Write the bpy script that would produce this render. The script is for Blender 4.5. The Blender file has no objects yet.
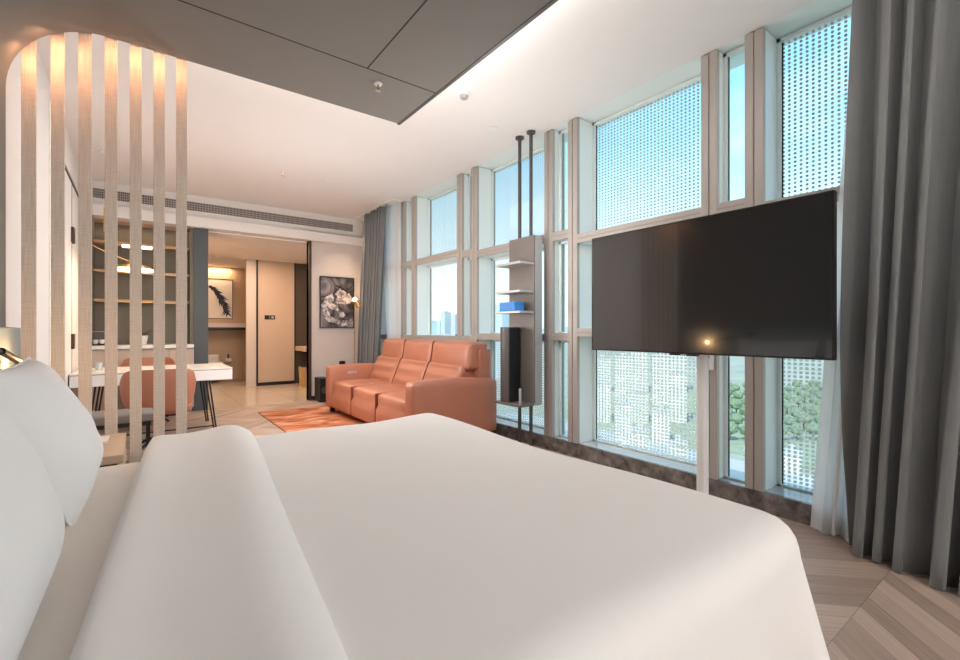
import bpy, bmesh, math, random
from mathutils import Vector, Matrix
random.seed(7)
PI = math.pi
C = bpy.context.scene.collection

# ------------------------------------------------------------------ materials
def new_mat(name):
    m = bpy.data.materials.new(name); m.use_nodes = True
    nt = m.node_tree
    return m, nt, nt.nodes['Principled BSDF'], nt.nodes['Material Output']

def mat(name, col, rough=.5, metal=0, var=.05, scale=6, bump=0, bscale=60, coat=0, sheen=0, spec=.5, emit=None, estr=0, stretch=(1, 1, 1), sss=0):
    m, nt, b, out = new_mat(name)
    N, L = nt.nodes, nt.links
    tc = N.new('ShaderNodeTexCoord'); mp = N.new('ShaderNodeMapping')
    mp.inputs['Scale'].default_value = stretch
    L.new(tc.outputs['Object'], mp.inputs['Vector'])
    nz = N.new('ShaderNodeTexNoise'); nz.inputs['Scale'].default_value = scale; nz.inputs['Detail'].default_value = 4
    L.new(mp.outputs[0], nz.inputs['Vector'])
    mx = N.new('ShaderNodeMix'); mx.data_type = 'RGBA'
    mx.inputs[6].default_value = [max(0, c * (1 - var)) for c in col] + [1]
    mx.inputs[7].default_value = [min(1, c * (1 + var)) for c in col] + [1]
    L.new(nz.outputs['Fac'], mx.inputs[0]); L.new(mx.outputs[2], b.inputs['Base Color'])
    b.inputs['Roughness'].default_value = rough; b.inputs['Metallic'].default_value = metal
    b.inputs['Coat Weight'].default_value = coat; b.inputs['Sheen Weight'].default_value = sheen
    b.inputs['Specular IOR Level'].default_value = spec
    if bump:
        n2 = N.new('ShaderNodeTexNoise'); n2.inputs['Scale'].default_value = bscale; n2.inputs['Detail'].default_value = 3
        L.new(mp.outputs[0], n2.inputs['Vector'])
        bp = N.new('ShaderNodeBump'); bp.inputs['Strength'].default_value = bump; bp.inputs['Distance'].default_value = .01
        L.new(n2.outputs['Fac'], bp.inputs['Height']); L.new(bp.outputs[0], b.inputs['Normal'])
    if emit:
        b.inputs['Emission Color'].default_value = list(emit) + [1]; b.inputs['Emission Strength'].default_value = estr
    return m

def math_node(nt, op, a, b=None, c=None):
    n = nt.nodes.new('ShaderNodeMath'); n.operation = op
    for i, v in enumerate((a, b, c)):
        if v is None: continue
        if isinstance(v, (int, float)): n.inputs[i].default_value = v
        else: nt.links.new(v, n.inputs[i])
    return n.outputs[0]

def wood_floor_mat():
    m, nt, b, out = new_mat('oak_chevron'); N, L = nt.nodes, nt.links
    tc = N.new('ShaderNodeTexCoord'); sp = N.new('ShaderNodeSeparateXYZ'); L.new(tc.outputs['Object'], sp.inputs[0])
    W = .50; PW = .12
    xs = math_node(nt, 'DIVIDE', sp.outputs[1], W)
    ci = math_node(nt, 'FLOOR', xs)
    fr = math_node(nt, 'SUBTRACT', xs, ci)
    par = math_node(nt, 'MODULO', math_node(nt, 'ABSOLUTE', ci), 2)
    sg = math_node(nt, 'SUBTRACT', math_node(nt, 'MULTIPLY', par, 2), 1)
    sl = math_node(nt, 'MULTIPLY', math_node(nt, 'MULTIPLY', math_node(nt, 'SUBTRACT', fr, .5), W), sg)
    yy = math_node(nt, 'DIVIDE', math_node(nt, 'ADD', sp.outputs[0], sl), PW)
    pi_ = math_node(nt, 'FLOOR', yy); pf = math_node(nt, 'SUBTRACT', yy, pi_)
    cb = N.new('ShaderNodeCombineXYZ'); L.new(ci, cb.inputs[0]); L.new(pi_, cb.inputs[1])
    wn = N.new('ShaderNodeTexWhiteNoise'); L.new(cb.outputs[0], wn.inputs['Vector'])
    # grain running along each plank
    al = math_node(nt, 'ADD', math_node(nt, 'MULTIPLY', sp.outputs[0], sg), math_node(nt, 'MULTIPLY', sp.outputs[1], -1))
    ac = math_node(nt, 'MULTIPLY', yy, 7)
    cb2 = N.new('ShaderNodeCombineXYZ'); L.new(math_node(nt, 'MULTIPLY', al, 1.5), cb2.inputs[0]); L.new(ac, cb2.inputs[1]); L.new(wn.outputs[0], cb2.inputs[2])
    gz = N.new('ShaderNodeTexNoise'); gz.inputs['Scale'].default_value = 1.6; gz.inputs['Detail'].default_value = 6; L.new(cb2.outputs[0], gz.inputs['Vector'])
    r = N.new('ShaderNodeValToRGB'); e = r.color_ramp.elements
    e[0].position = .2; e[0].color = (.27, .195, .155, 1); e[1].position = .8; e[1].color = (.52, .40, .335, 1)
    f = math_node(nt, 'ADD', math_node(nt, 'MULTIPLY', wn.outputs[0], .45), math_node(nt, 'MULTIPLY', gz.outputs['Fac'], .6))
    L.new(f, r.inputs[0])
    e1 = math_node(nt, 'LESS_THAN', pf, .02); e2 = math_node(nt, 'LESS_THAN', fr, .005)
    ed = math_node(nt, 'MAXIMUM', e1, e2)
    mx = N.new('ShaderNodeMix'); mx.data_type = 'RGBA'; L.new(math_node(nt, 'MULTIPLY', ed, .6), mx.inputs[0]); L.new(r.outputs[0], mx.inputs[6]); mx.inputs[7].default_value = (.08, .055, .045, 1)
    L.new(mx.outputs[2], b.inputs['Base Color']); b.inputs['Roughness'].default_value = .42
    return m

def tile_mat():
    m, nt, b, out = new_mat('hall_tile'); N, L = nt.nodes, nt.links
    tc = N.new('ShaderNodeTexCoord'); br = N.new('ShaderNodeTexBrick'); L.new(tc.outputs['Object'], br.inputs['Vector'])
    br.offset = 0; br.inputs['Scale'].default_value = 1; br.inputs['Brick Width'].default_value = .8; br.inputs['Row Height'].default_value = .8
    br.inputs['Mortar Size'].default_value = .003
    br.inputs['Color1'].default_value = (.50, .42, .35, 1); br.inputs['Color2'].default_value = (.54, .46, .38, 1); br.inputs['Mortar'].default_value = (.3, .25, .2, 1)
    L.new(br.outputs[0], b.inputs['Base Color']); b.inputs['Roughness'].default_value = .22
    return m

def marble_mat():
    m, nt, b, out = new_mat('brown_marble'); N, L = nt.nodes, nt.links
    tc = N.new('ShaderNodeTexCoord')
    n1 = N.new('ShaderNodeTexNoise'); n1.inputs['Scale'].default_value = 13; n1.inputs['Detail'].default_value = 9; n1.inputs['Distortion'].default_value = .35
    v = N.new('ShaderNodeTexVoronoi'); v.feature = 'DISTANCE_TO_EDGE'; v.inputs['Scale'].default_value = 5
    L.new(tc.outputs['Object'], n1.inputs['Vector'])
    ad = N.new('ShaderNodeVectorMath'); ad.operation = 'ADD'; L.new(tc.outputs['Object'], ad.inputs[0]); L.new(n1.outputs['Color'], ad.inputs[1]); L.new(ad.outputs[0], v.inputs['Vector'])
    r = N.new('ShaderNodeValToRGB'); e = r.color_ramp.elements
    e[0].position = .3; e[0].color = (.055, .047, .045, 1); e[1].position = .72; e[1].color = (.27, .235, .22, 1)
    L.new(n1.outputs['Fac'], r.inputs[0])
    vr = N.new('ShaderNodeValToRGB'); vr.color_ramp.elements[0].color = (1, 1, 1, 1); vr.color_ramp.elements[1].position = .03; vr.color_ramp.elements[1].color = (0, 0, 0, 1)
    L.new(v.outputs['Distance'], vr.inputs[0])
    mx = N.new('ShaderNodeMix'); mx.data_type = 'RGBA'; L.new(math_node(nt, 'MULTIPLY', vr.outputs[0], .22), mx.inputs[0]); L.new(r.outputs[0], mx.inputs[6]); mx.inputs[7].default_value = (.5, .45, .42, 1)
    L.new(mx.outputs[2], b.inputs['Base Color']); b.inputs['Roughness'].default_value = .18
    return m

def glass_mat(name, frit):
    m, nt, b, out = new_mat(name); N, L = nt.nodes, nt.links
    N.remove(b)
    tr = N.new('ShaderNodeBsdfTransparent'); tr.inputs[0].default_value = (.93, .97, .97, 1)
    gl = N.new('ShaderNodeBsdfGlossy'); gl.inputs['Roughness'].default_value = .02
    fz = N.new('ShaderNodeFresnel'); fz.inputs[0].default_value = 1.45
    ms = N.new('ShaderNodeMixShader'); L.new(math_node(nt, 'MULTIPLY', fz.outputs[0], .2), ms.inputs[0]); L.new(tr.outputs[0], ms.inputs[1]); L.new(gl.outputs[0], ms.inputs[2])
    if not frit:
        L.new(ms.outputs[0], out.inputs[0]); return m
    tc = N.new('ShaderNodeTexCoord'); sp = N.new('ShaderNodeSeparateXYZ'); L.new(tc.outputs['Object'], sp.inputs[0])
    PY, PZ = .0345, .0285
    fy = math_node(nt, 'SUBTRACT', math_node(nt, 'FRACT', math_node(nt, 'DIVIDE', sp.outputs[1], PY)), .5)
    fzz = math_node(nt, 'SUBTRACT', math_node(nt, 'FRACT', math_node(nt, 'DIVIDE', sp.outputs[2], PZ)), .5)
    ay = math_node(nt, 'ABSOLUTE', math_node(nt, 'MULTIPLY', fy, PY)); az = math_node(nt, 'ABSOLUTE', math_node(nt, 'MULTIPLY', fzz, PZ))
    d = math_node(nt, 'SQRT', math_node(nt, 'ADD', math_node(nt, 'MULTIPLY', ay, ay), math_node(nt, 'MULTIPLY', az, az)))
    zz = sp.outputs[2]
    if frit == 'top':
        rad = math_node(nt, 'ADD', .0052, math_node(nt, 'MULTIPLY', zz, .0012))
        col = (.52, .56, .57, 1)  # white dots greyed: their shade against the sky put into the colour
    else:
        rad = .0101  # dots enlarged to veil the view below like haze
        col = (.95, .92, .86, 1)  # same white dots kept pale, warmed to offset blue skylight
    ms_d = math_node(nt, 'LESS_THAN', d, rad)
    df = N.new('ShaderNodeBsdfDiffuse'); df.inputs[0].default_value = col
    tl = N.new('ShaderNodeBsdfTranslucent'); tl.inputs[0].default_value = col
    fm = N.new('ShaderNodeMixShader'); fm.inputs[0].default_value = .28 if frit == 'top' else .5
    L.new(df.outputs[0], fm.inputs[1]); L.new(tl.outputs[0], fm.inputs[2])
    m2 = N.new('ShaderNodeMixShader'); L.new(ms_d, m2.inputs[0]); L.new(ms.outputs[0], m2.inputs[1]); L.new(fm.outputs[0], m2.inputs[2])
    L.new(m2.outputs[0], out.inputs[0]); return m

def sheer_mat():
    m, nt, b, out = new_mat('sheer_voile'); N, L = nt.nodes, nt.links
    N.remove(b)
    tr = N.new('ShaderNodeBsdfTransparent'); df = N.new('ShaderNodeBsdfDiffuse'); tl = N.new('ShaderNodeBsdfTranslucent')
    df.inputs[0].default_value = tl.inputs[0].default_value = (.88, .86, .85, 1)
    a = N.new('ShaderNodeMixShader'); a.inputs[0].default_value = .5; L.new(df.outputs[0], a.inputs[1]); L.new(tl.outputs[0], a.inputs[2])
    c = N.new('ShaderNodeMixShader'); c.inputs[0].default_value = .92; L.new(tr.outputs[0], c.inputs[1]); L.new(a.outputs[0], c.inputs[2])
    L.new(c.outputs[0], out.inputs[0]); return m

def rug_mat():
    m, nt, b, out = new_mat('terracotta_rug'); N, L = nt.nodes, nt.links
    tc = N.new('ShaderNodeTexCoord'); mp = N.new('ShaderNodeMapping'); mp.inputs['Scale'].default_value = (1, 2.2, 1); L.new(tc.outputs['Object'], mp.inputs[0])
    n = N.new('ShaderNodeTexNoise'); n.inputs['Scale'].default_value = 2.4; n.inputs['Detail'].default_value = 9; n.inputs['Distortion'].default_value = .8; L.new(mp.outputs[0], n.inputs[0])
    r = N.new('ShaderNodeValToRGB'); e = r.color_ramp.elements
    e[0].position = .32; e[0].color = (.16, .06, .035, 1); e[1].position = .68; e[1].color = (.62, .36, .22, 1)
    x = e.new(.5); x.color = (.50, .15, .06, 1)
    L.new(n.outputs[0], r.inputs[0]); L.new(r.outputs[0], b.inputs['Base Color']); b.inputs['Roughness'].default_value = .95
    n2 = N.new('ShaderNodeTexNoise'); n2.inputs['Scale'].default_value = 250; bp = N.new('ShaderNodeBump'); bp.inputs['Strength'].default_value = .4; L.new(n2.outputs[0], bp.inputs['Height']); L.new(bp.outputs[0], b.inputs['Normal'])
    return m

def canvas_mat():
    m, nt, b, out = new_mat('monochrome_print'); N, L = nt.nodes, nt.links
    tc = N.new('ShaderNodeTexCoord')
    n = N.new('ShaderNodeTexNoise'); n.inputs['Scale'].default_value = 2.2; n.inputs['Detail'].default_value = 5; n.inputs['Distortion'].default_value = 2.2; L.new(tc.outputs['Object'], n.inputs[0])
    r = N.new('ShaderNodeValToRGB'); e = r.color_ramp.elements
    e[0].position = .38; e[0].color = (.02, .02, .025, 1); e[1].position = .72; e[1].color = (.34, .31, .35, 1)
    L.new(n.outputs[0], r.inputs[0]); L.new(r.outputs[0], b.inputs['Base Color']); b.inputs['Roughness'].default_value = .7
    return m

def petal_mat():
    m, nt, b, out = new_mat('petal_print'); N, L = nt.nodes, nt.links
    tc = N.new('ShaderNodeTexCoord')
    n = N.new('ShaderNodeTexNoise'); n.inputs['Scale'].default_value = 11; n.inputs['Detail'].default_value = 6; n.inputs['Distortion'].default_value = 1.5; L.new(tc.outputs['Object'], n.inputs[0])
    r = N.new('ShaderNodeValToRGB'); e = r.color_ramp.elements
    e[0].position = .36; e[0].color = (.13, .12, .14, 1); e[1].position = .62; e[1].color = (.72, .68, .69, 1)
    L.new(n.outputs[0], r.inputs[0]); L.new(r.outputs[0], b.inputs['Base Color']); b.inputs['Roughness'].default_value = .7
    return m

def linen_mat(name, col, s=1):
    m, nt, b, out = new_mat(name); N, L = nt.nodes, nt.links
    tc = N.new('ShaderNodeTexCoord')
    outs = []
    for sc in ((260, 260, 6), (6, 6, 260)):
        mp = N.new('ShaderNodeMapping'); mp.inputs['Scale'].default_value = sc; L.new(tc.outputs['Object'], mp.inputs[0])
        n = N.new('ShaderNodeTexNoise'); n.inputs['Scale'].default_value = s; n.inputs['Detail'].default_value = 2; L.new(mp.outputs[0], n.inputs[0]); outs.append(n.outputs[0])
    f = math_node(nt, 'MULTIPLY', math_node(nt, 'ADD', outs[0], outs[1]), .5)
    r = N.new('ShaderNodeValToRGB'); e = r.color_ramp.elements
    e[0].position = .35; e[0].color = [c * .8 for c in col] + [1]; e[1].position = .65; e[1].color = [min(1, c * 1.2) for c in col] + [1]
    L.new(f, r.inputs[0]); L.new(r.outputs[0], b.inputs['Base Color']); b.inputs['Roughness'].default_value = .8
    return m

def window_wall_mat(name, wall, glass, sy=3.2, sz=3.1):
    m, nt, b, out = new_mat(name); N, L = nt.nodes, nt.links
    tc = N.new('ShaderNodeTexCoord'); sp = N.new('ShaderNodeSeparateXYZ'); L.new(tc.outputs['Object'], sp.inputs[0])
    h = math_node(nt, 'ADD', sp.outputs[0], sp.outputs[1])
    fy = math_node(nt, 'FRACT', math_node(nt, 'DIVIDE', h, sy)); fz = math_node(nt, 'FRACT', math_node(nt, 'DIVIDE', sp.outputs[2], sz))
    k = math_node(nt, 'MULTIPLY', math_node(nt, 'GREATER_THAN', fy, .45), math_node(nt, 'GREATER_THAN', fz, .5))
    mx = N.new('ShaderNodeMix'); mx.data_type = 'RGBA'; L.new(k, mx.inputs[0]); mx.inputs[6].default_value = list(wall) + [1]; mx.inputs[7].default_value = list(glass) + [1]
    L.new(mx.outputs[2], b.inputs['Base Color']); b.inputs['Roughness'].default_value = .8
    return m

M = dict(
    white_wall=mat('white_wall', (.80, .775, .76), .85, var=.01),
    ceiling=mat('ceiling_paint', (.84, .82, .81), .9, var=.01),
    far_wall=mat('greige_wallcovering', (.62, .565, .53), .85, var=.02, scale=30),
    canopy=mat('canopy_taupe', (.225, .217, .203), .75, var=.02),
    canopy_trim=mat('canopy_trim', (.10, .095, .09), .4, var=.02),
    groove=mat('dark_groove', (.015, .013, .012), .7, var=.02),
    slat=linen_mat('slat_linen', (.70, .61, .535)),
    taupe_metal=mat('taupe_aluminium', (.42, .385, .355), .38, metal=.1, var=.02),
    white_metal=mat('white_aluminium', (.80, .86, .84), .35, var=.01),
    marble=marble_mat(),
    sill=mat('polished_sill', (.52, .52, .52), .12, var=.08, scale=14, spec=1),
    dark=mat('black_metal', (.018, .018, .02), .4, metal=.4, var=.05),
    darkgrey=mat('dark_grey_metal', (.09, .085, .085), .42, metal=.3, var=.05),
    shelf_grey=mat('grey_brown_panel', (.17, .15, .14), .45, metal=.2, var=.08, scale=12),
    shelf_edge=mat('light_grey_edge', (.42, .42, .42), .4, metal=.2, var=.03),
    tv_screen=mat('tv_screen', (.006, .006, .007), .12, var=.02, spec=1, coat=.6),
    tv_frame=mat('tv_bezel', (.01, .01, .011), .35, var=.02),
    white_gloss=mat('white_lacquer', (.80, .80, .79), .3, var=.01),
    sheet=mat('cream_sheet', (.88, .835, .78), .85, var=.02, bump=.12, bscale=9, stretch=(3, 1, 1)),
    duvet=mat('white_duvet', (.88, .855, .835), .8, var=.01, bump=.05, bscale=5, sheen=.1),
    pillow=mat('white_pillow', (.86, .855, .85), .85, var=.01, bump=.1, bscale=7, sheen=.1),
    leather=mat('terracotta_leather', (.43, .165, .10), .42, var=.08, scale=5, bump=.12, bscale=110),
    leather_gap_dark=mat('leather_gap_dark', (.20, .06, .03), .6, var=.05),  # darker leather for the cushion gaps, shade put into the colour
    chair_leather=mat('tan_leather', (.38, .15, .088), .5, var=.05, bump=.08, bscale=90),
    grey_fabric=mat('grey_fabric', (.22, .19, .17), .9, var=.08, scale=40, bump=.2, bscale=200),
    curtain=mat('slate_curtain', (.20, .208, .212), .9, var=.10, scale=90, bump=.15, bscale=160, sheen=.25, stretch=(1, 1, .08)),
    sheer=sheer_mat(),
    headboard=mat('blue_grey_headboard', (.30, .36, .36), .8, var=.04, scale=60),
    brass=mat('brass', (.72, .46, .18), .28, metal=1, var=.05),
    glow=mat('warm_lamp_glow', (1, .8, .5), .5, emit=(1, .55, .2), estr=14),
    led=mat('led_strip_glow', (1, .9, .75), .5, emit=(1, .72, .42), estr=2.2),
    shade_glow=mat('lamp_shade_glow', (1, .85, .65), .5, emit=(1, .66, .34), estr=3),
    olive=mat('olive_niche_panel', (.15, .135, .105), .6, var=.04),
    slate_post=mat('slate_blue_post', (.06, .075, .085), .5, var=.05),
    oak_shelf=mat('oak_shelf', (.50, .31, .17), .5, var=.15, scale=6, stretch=(1, 12, 12)),
    beige_panel=mat('beige_cabinet', (.52, .43, .37), .6, var=.03),
    light_oak=mat('light_oak_veneer', (.55, .43, .33), .55, var=.12, scale=4, stretch=(2, 18, 18)),
    hall_wall=mat('hall_wallcovering', (.60, .46, .34), .8, var=.05, scale=25),
    hall_door=mat('hall_door_veneer', (.56, .43, .34), .6, var=.06, scale=4, stretch=(18, 18, 1.5)),
    hall_dark=mat('hall_dark_panel', (.075, .06, .047), .6, var=.05),
    bronze=mat('dark_bronze', (.07, .045, .035), .4, metal=.5, var=.05),
    basket=mat('straw_basket', (.60, .40, .18), .8, var=.2, scale=60, bump=.4, bscale=90),
    vent_dark=mat('vent_backing', (.04, .035, .03), .8),
    vent=mat('vent_fin', (.50, .45, .43), .5, var=.03),
    blue=mat('blue_box_card', (.035, .22, .62), .5, var=.05),
    paper=mat('white_paper', (.85, .84, .82), .8, var=.01),
    ceramic=mat('white_ceramic', (.82, .80, .77), .2, var=.01),
    plant=mat('dried_leaf', (.13, .07, .03), .7, var=.3, scale=20),
    pot_glass=mat('grey_glass', (.45, .5, .52), .1, var=.05, spec=.8),
    plastic=mat('white_plastic', (.80, .80, .80), .35, var=.01),
    canvas=canvas_mat(), petal=petal_mat(),
    rug=rug_mat(), floor=wood_floor_mat(), tile=tile_mat(),
    glass=glass_mat('clear_glass', None), glass_top=glass_mat('dotted_glass', 'top'), glass_bot=glass_mat('dotted_glass_lower', 'bot'),
    ground=mat('city_ground', (.44, .42, .33), .95, var=.35, scale=.012),  # outdoor colours from here are paled, distance haze mixed in
    park=mat('park_grass', (.38, .40, .27), .95, var=.3, scale=.1),
    road=mat('road', (.55, .54, .52), .9, var=.05, scale=.05),
    foliage=mat('tree_foliage', (.24, .31, .19), .95, var=.5, scale=.4),  # paled grey-green, the veil of haze put into the leaves
    hills=mat('far_hills', (.40, .50, .52), 1, var=.1, scale=.004),  # blue-grey of aerial haze mixed into the hill colour
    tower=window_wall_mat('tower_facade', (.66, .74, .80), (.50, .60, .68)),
    block=window_wall_mat('block_facade', (.82, .79, .72), (.42, .44, .42)),
    roof=mat('flat_roof', (.6, .58, .55), .9, var=.1, scale=.05),
)

# ------------------------------------------------------------------ mesh helpers
class MB:
    def __init__(s): s.bm = bmesh.new()
    def _xf(s, vs, T):
        if T is not None:
            for v in vs: v.co = T @ v.co
    def box(s, x0, x1, y0, y1, z0, z1, bev=0, seg=2, T=None):
        b = bmesh.new()
        r = bmesh.ops.create_cube(b, size=1)
        for v in b.verts: v.co = Vector(((x0 + x1) / 2 + v.co.x * (x1 - x0), (y0 + y1) / 2 + v.co.y * (y1 - y0), (z0 + z1) / 2 + v.co.z * (z1 - z0)))
        if bev: bmesh.ops.bevel(b, geom=b.edges[:], offset=bev, segments=seg, affect='EDGES', profile=.5)
        s._merge(b, T); return s
    def _merge(s, b, T=None):
        mp = {}
        for v in b.verts: mp[v] = s.bm.verts.new(T @ v.co if T is not None else v.co)
        for f in b.faces:
            try: s.bm.faces.new([mp[v] for v in f.verts])
            except ValueError: pass
        b.free()
    def tube(s, pts, r, n=12, cap=True, T=None):
        pts = [Vector(p) for p in pts]; R = r if isinstance(r, (list, tuple)) else [r] * len(pts)
        b = bmesh.new(); rings = []
        up = None
        for i, p in enumerate(pts):
            d = (pts[min(i + 1, len(pts) - 1)] - pts[max(i - 1, 0)]).normalized()
            if up is None:
                up = Vector((0, 0, 1)) if abs(d.z) < .9 else Vector((1, 0, 0))
            a = d.cross(up).normalized(); c = a.cross(d).normalized(); up = c
            rings.append([b.verts.new(p + (a * math.cos(2 * PI * k / n) + c * math.sin(2 * PI * k / n)) * R[i]) for k in range(n)])
        for i in range(len(pts) - 1):
            for k in range(n): b.faces.new([rings[i][k], rings[i][(k + 1) % n], rings[i + 1][(k + 1) % n], rings[i + 1][k]])
        if cap: b.faces.new(rings[0][::-1]); b.faces.new(rings[-1])
        bmesh.ops.recalc_face_normals(b, faces=b.faces[:])
        s._merge(b, T); return s
    def lathe(s, cx, cy, prof, n=24, T=None):
        b = bmesh.new(); rings = []
        for (r, z) in prof: rings.append([b.verts.new((cx + r * math.cos(2 * PI * k / n), cy + r * math.sin(2 * PI * k / n), z)) for k in range(n)])
        for i in range(len(prof) - 1):
            for k in range(n): b.faces.new([rings[i][k], rings[i][(k + 1) % n], rings[i + 1][(k + 1) % n], rings[i + 1][k]])
        b.faces.new(rings[0][::-1]); b.faces.new(rings[-1])
        s._merge(b, T); return s
    def rbox(s, lo, hi, r, bulge=(0, 0, 0), n=10, T=None, fn=None):
        """rounded, softly bulging box"""
        b = bmesh.new(); bmesh.ops.create_cube(b, size=2)
        bmesh.ops.subdivide_edges(b, edges=b.edges[:], cuts=n, use_grid_fill=True)
        lo = Vector(lo); hi = Vector(hi); c = (lo + hi) / 2; h = (hi - lo) / 2
        for v in b.verts:
            q = v.co.copy()
            # concentrate the samples towards the edges
            q = Vector([math.copysign(abs(t) ** .75, t) for t in q])
            p = Vector((q.x * h.x, q.y * h.y, q.z * h.z))
            inner = Vector([max(-(h[i] - r), min(h[i] - r, p[i])) for i in range(3)])
            d = p - inner
            if d.length > 1e-9:
                d.normalize(); p = inner + d * r
            for i in range(3):
                j, k = (i + 1) % 3, (i + 2) % 3
                if bulge[i]: p[i] += math.copysign(bulge[i] * (1 - q[j] ** 2) * (1 - q[k] ** 2) * abs(q[i]) ** 2, q[i])
            if fn: p = fn(p, q, h)
            v.co = c + p
        s._merge(b, T); return s
    def poly(s, pts, d, T=None):
        """extrude a planar outline by vector d"""
        b = bmesh.new(); vs = [b.verts.new(p) for p in pts]; f = b.faces.new(vs)
        r = bmesh.ops.extrude_face_region(b, geom=[f])
        for g in r['geom']:
            if isinstance(g, bmesh.types.BMVert): g.co += Vector(d)
        bmesh.ops.recalc_face_normals(b, faces=b.faces[:])
        s._merge(b, T); return s
    def grid(s, nu, nv, fn, T=None):
        b = bmesh.new(); V = [[b.verts.new(fn(i / nu, j / nv)) for j in range(nv + 1)] for i in range(nu + 1)]
        for i in range(nu):
            for j in range(nv): b.faces.new([V[i][j], V[i + 1][j], V[i + 1][j + 1], V[i][j + 1]])
        s._merge(b, T); return s

ORG = {}
def base(name, loc, rz=0):
    o = bpy.data.objects.new(name, None); C.objects.link(o); o.location = loc; o.rotation_euler = (0, 0, rz)
    o.empty_display_size = .1
    ORG[o.name] = Vector(loc); return o
def put(name, mb, material, parent=None, smooth=False, loc=None, world=True):
    me = bpy.data.meshes.new(name)
    org = ORG.get(parent.name, Vector((0, 0, 0))) if parent is not None else (Vector(loc) if loc else None)
    if parent is None and org is None:
        co = [v.co for v in mb.bm.verts]
        lo = [min(c[i] for c in co) for i in range(3)]; hi = [max(c[i] for c in co) for i in range(3)]
        org = Vector(((lo[0] + hi[0]) / 2, (lo[1] + hi[1]) / 2, lo[2]))
    if world: bmesh.ops.translate(mb.bm, verts=mb.bm.verts[:], vec=-org)
    mb.bm.normal_update(); mb.bm.to_mesh(me); mb.bm.free()
    o = bpy.data.objects.new(name, me); C.objects.link(o)
    me.materials.append(material)
    if smooth:
        for p in me.polygons: p.use_smooth = True
        try: me.set_sharp_from_angle(angle=math.radians(smooth if smooth is not True else 50))
        except Exception: pass
    if parent is not None: o.parent = parent; ORG[o.name] = org
    else: o.location = org; ORG[o.name] = org
    return o
def tag(o, label, cat, group=None, kind=None):
    o['label'] = label; o['category'] = cat
    if group: o['group'] = group
    if kind: o['kind'] = kind
    return o
def struct(o, label=None):
    o['kind'] = 'structure'
    if label: o['label'] = label
    return o
def box(*a, **k): return MB().box(*a, **k)

CEIL = 3.2; WX = 3.289; GX = 3.55; LX = -.585; FY = 7.97; BY = -3.7

# ------------------------------------------------------------------ shell
struct(put('floor', box(LX, GX + .1, BY, FY - .08, -.12, 0), M['floor']))
struct(put('floor', box(.6, 3.6, FY - .08, 12.6, -.12, 0), M['tile']))
struct(put('ceiling', box(LX - .1, WX - .004, BY, FY + .5, CEIL, CEIL + .12), M['ceiling']))
struct(put('ceiling', box(WX - .004, GX + .1, BY, FY + .5, CEIL + .004, CEIL + .12), M['white_metal']))
struct(put('wall_left', box(LX - .1, LX, BY, FY + .6, 0, CEIL), M['white_wall']))
struct(put('wall_back', box(LX, GX + .1, BY - .1, BY, 0, CEIL), M['white_wall']))
struct(put('wall_right', box(WX - .03, GX + .1, 7.25, FY + .1, 0, CEIL), M['far_wall']))
struct(put('wall_far', box(2.31, 3.3, FY, FY + .12, 0, 2.9), M['far_wall']))
struct(put('wall_far', box(LX, 3.3, FY, FY + .12, 2.86, CEIL), M['white_wall']))
struct(put('trim_1', box(-.5, 3.258, FY - .11, FY + .12, 2.72, 2.87, bev=.006), M['white_wall']))
struct(put('trim_2', box(2.31, 2.352, FY - .02, FY + .125, 0, 2.72), M['bronze']))
struct(put('baseboard_far', box(2.352, 3.25, FY - .014, FY, 0, .07), M['bronze']))
struct(put('baseboard_left', box(LX, LX + .012, 3.6, FY, 0, .08), M['bronze']))
struct(put('wall_post', box(.64, .83, FY - .02, 8.45, 0, 2.72), M['slate_post']))
# marble plinth below the glass
struct(put('trim_3', box(WX, WX + .03, BY, 7.25, 0, .131), M['marble']), 'brown veined marble plinth under the windows')
struct(put('trim_4', box(WX + .03, GX + .1, BY, 7.25, 0, .129), M['sill']), 'polished grey window sill')
# wall LED line and flush door in the left wall
t = base('trim_5', (LX, 5.05, 0)); struct(t)
put('strip_housing', box(LX, LX + .008, 5.02, 5.08, 0, 3.05), M['white_metal'], t)
put('glow_line', box(LX + .008, LX + .012, 5.035, 5.065, 0, 3.05), M['led'], t)
d = base('door_1', (LX, 6.8, 0)); struct(d)
fr = MB().box(LX, LX + .02, 5.6, 5.64, 0, 2.78).box(LX, LX + .02, 7.3, 7.34, 0, 2.78).box(LX, LX + .02, 5.64, 7.3, 2.75, 2.78)
put('door_frame', fr, M['canopy_trim'], d)
put('door_leaf', box(LX, LX + .012, 6.45, 7.29, .01, 2.74), M['white_wall'], d)
put('door_leaf', box(LX, LX + .012, 5.65, 6.42, .01, 2.74), M['white_wall'], d)
put('gap', box(LX, LX + .014, 6.425, 6.445, 0, 2.74), M['groove'], d)
for z in (1.0, 2.12):
    put('hinge', box(LX + .01, LX + .035, 6.36, 6.5, z, z + .16, bev=.004), M['bronze'], d)

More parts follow.
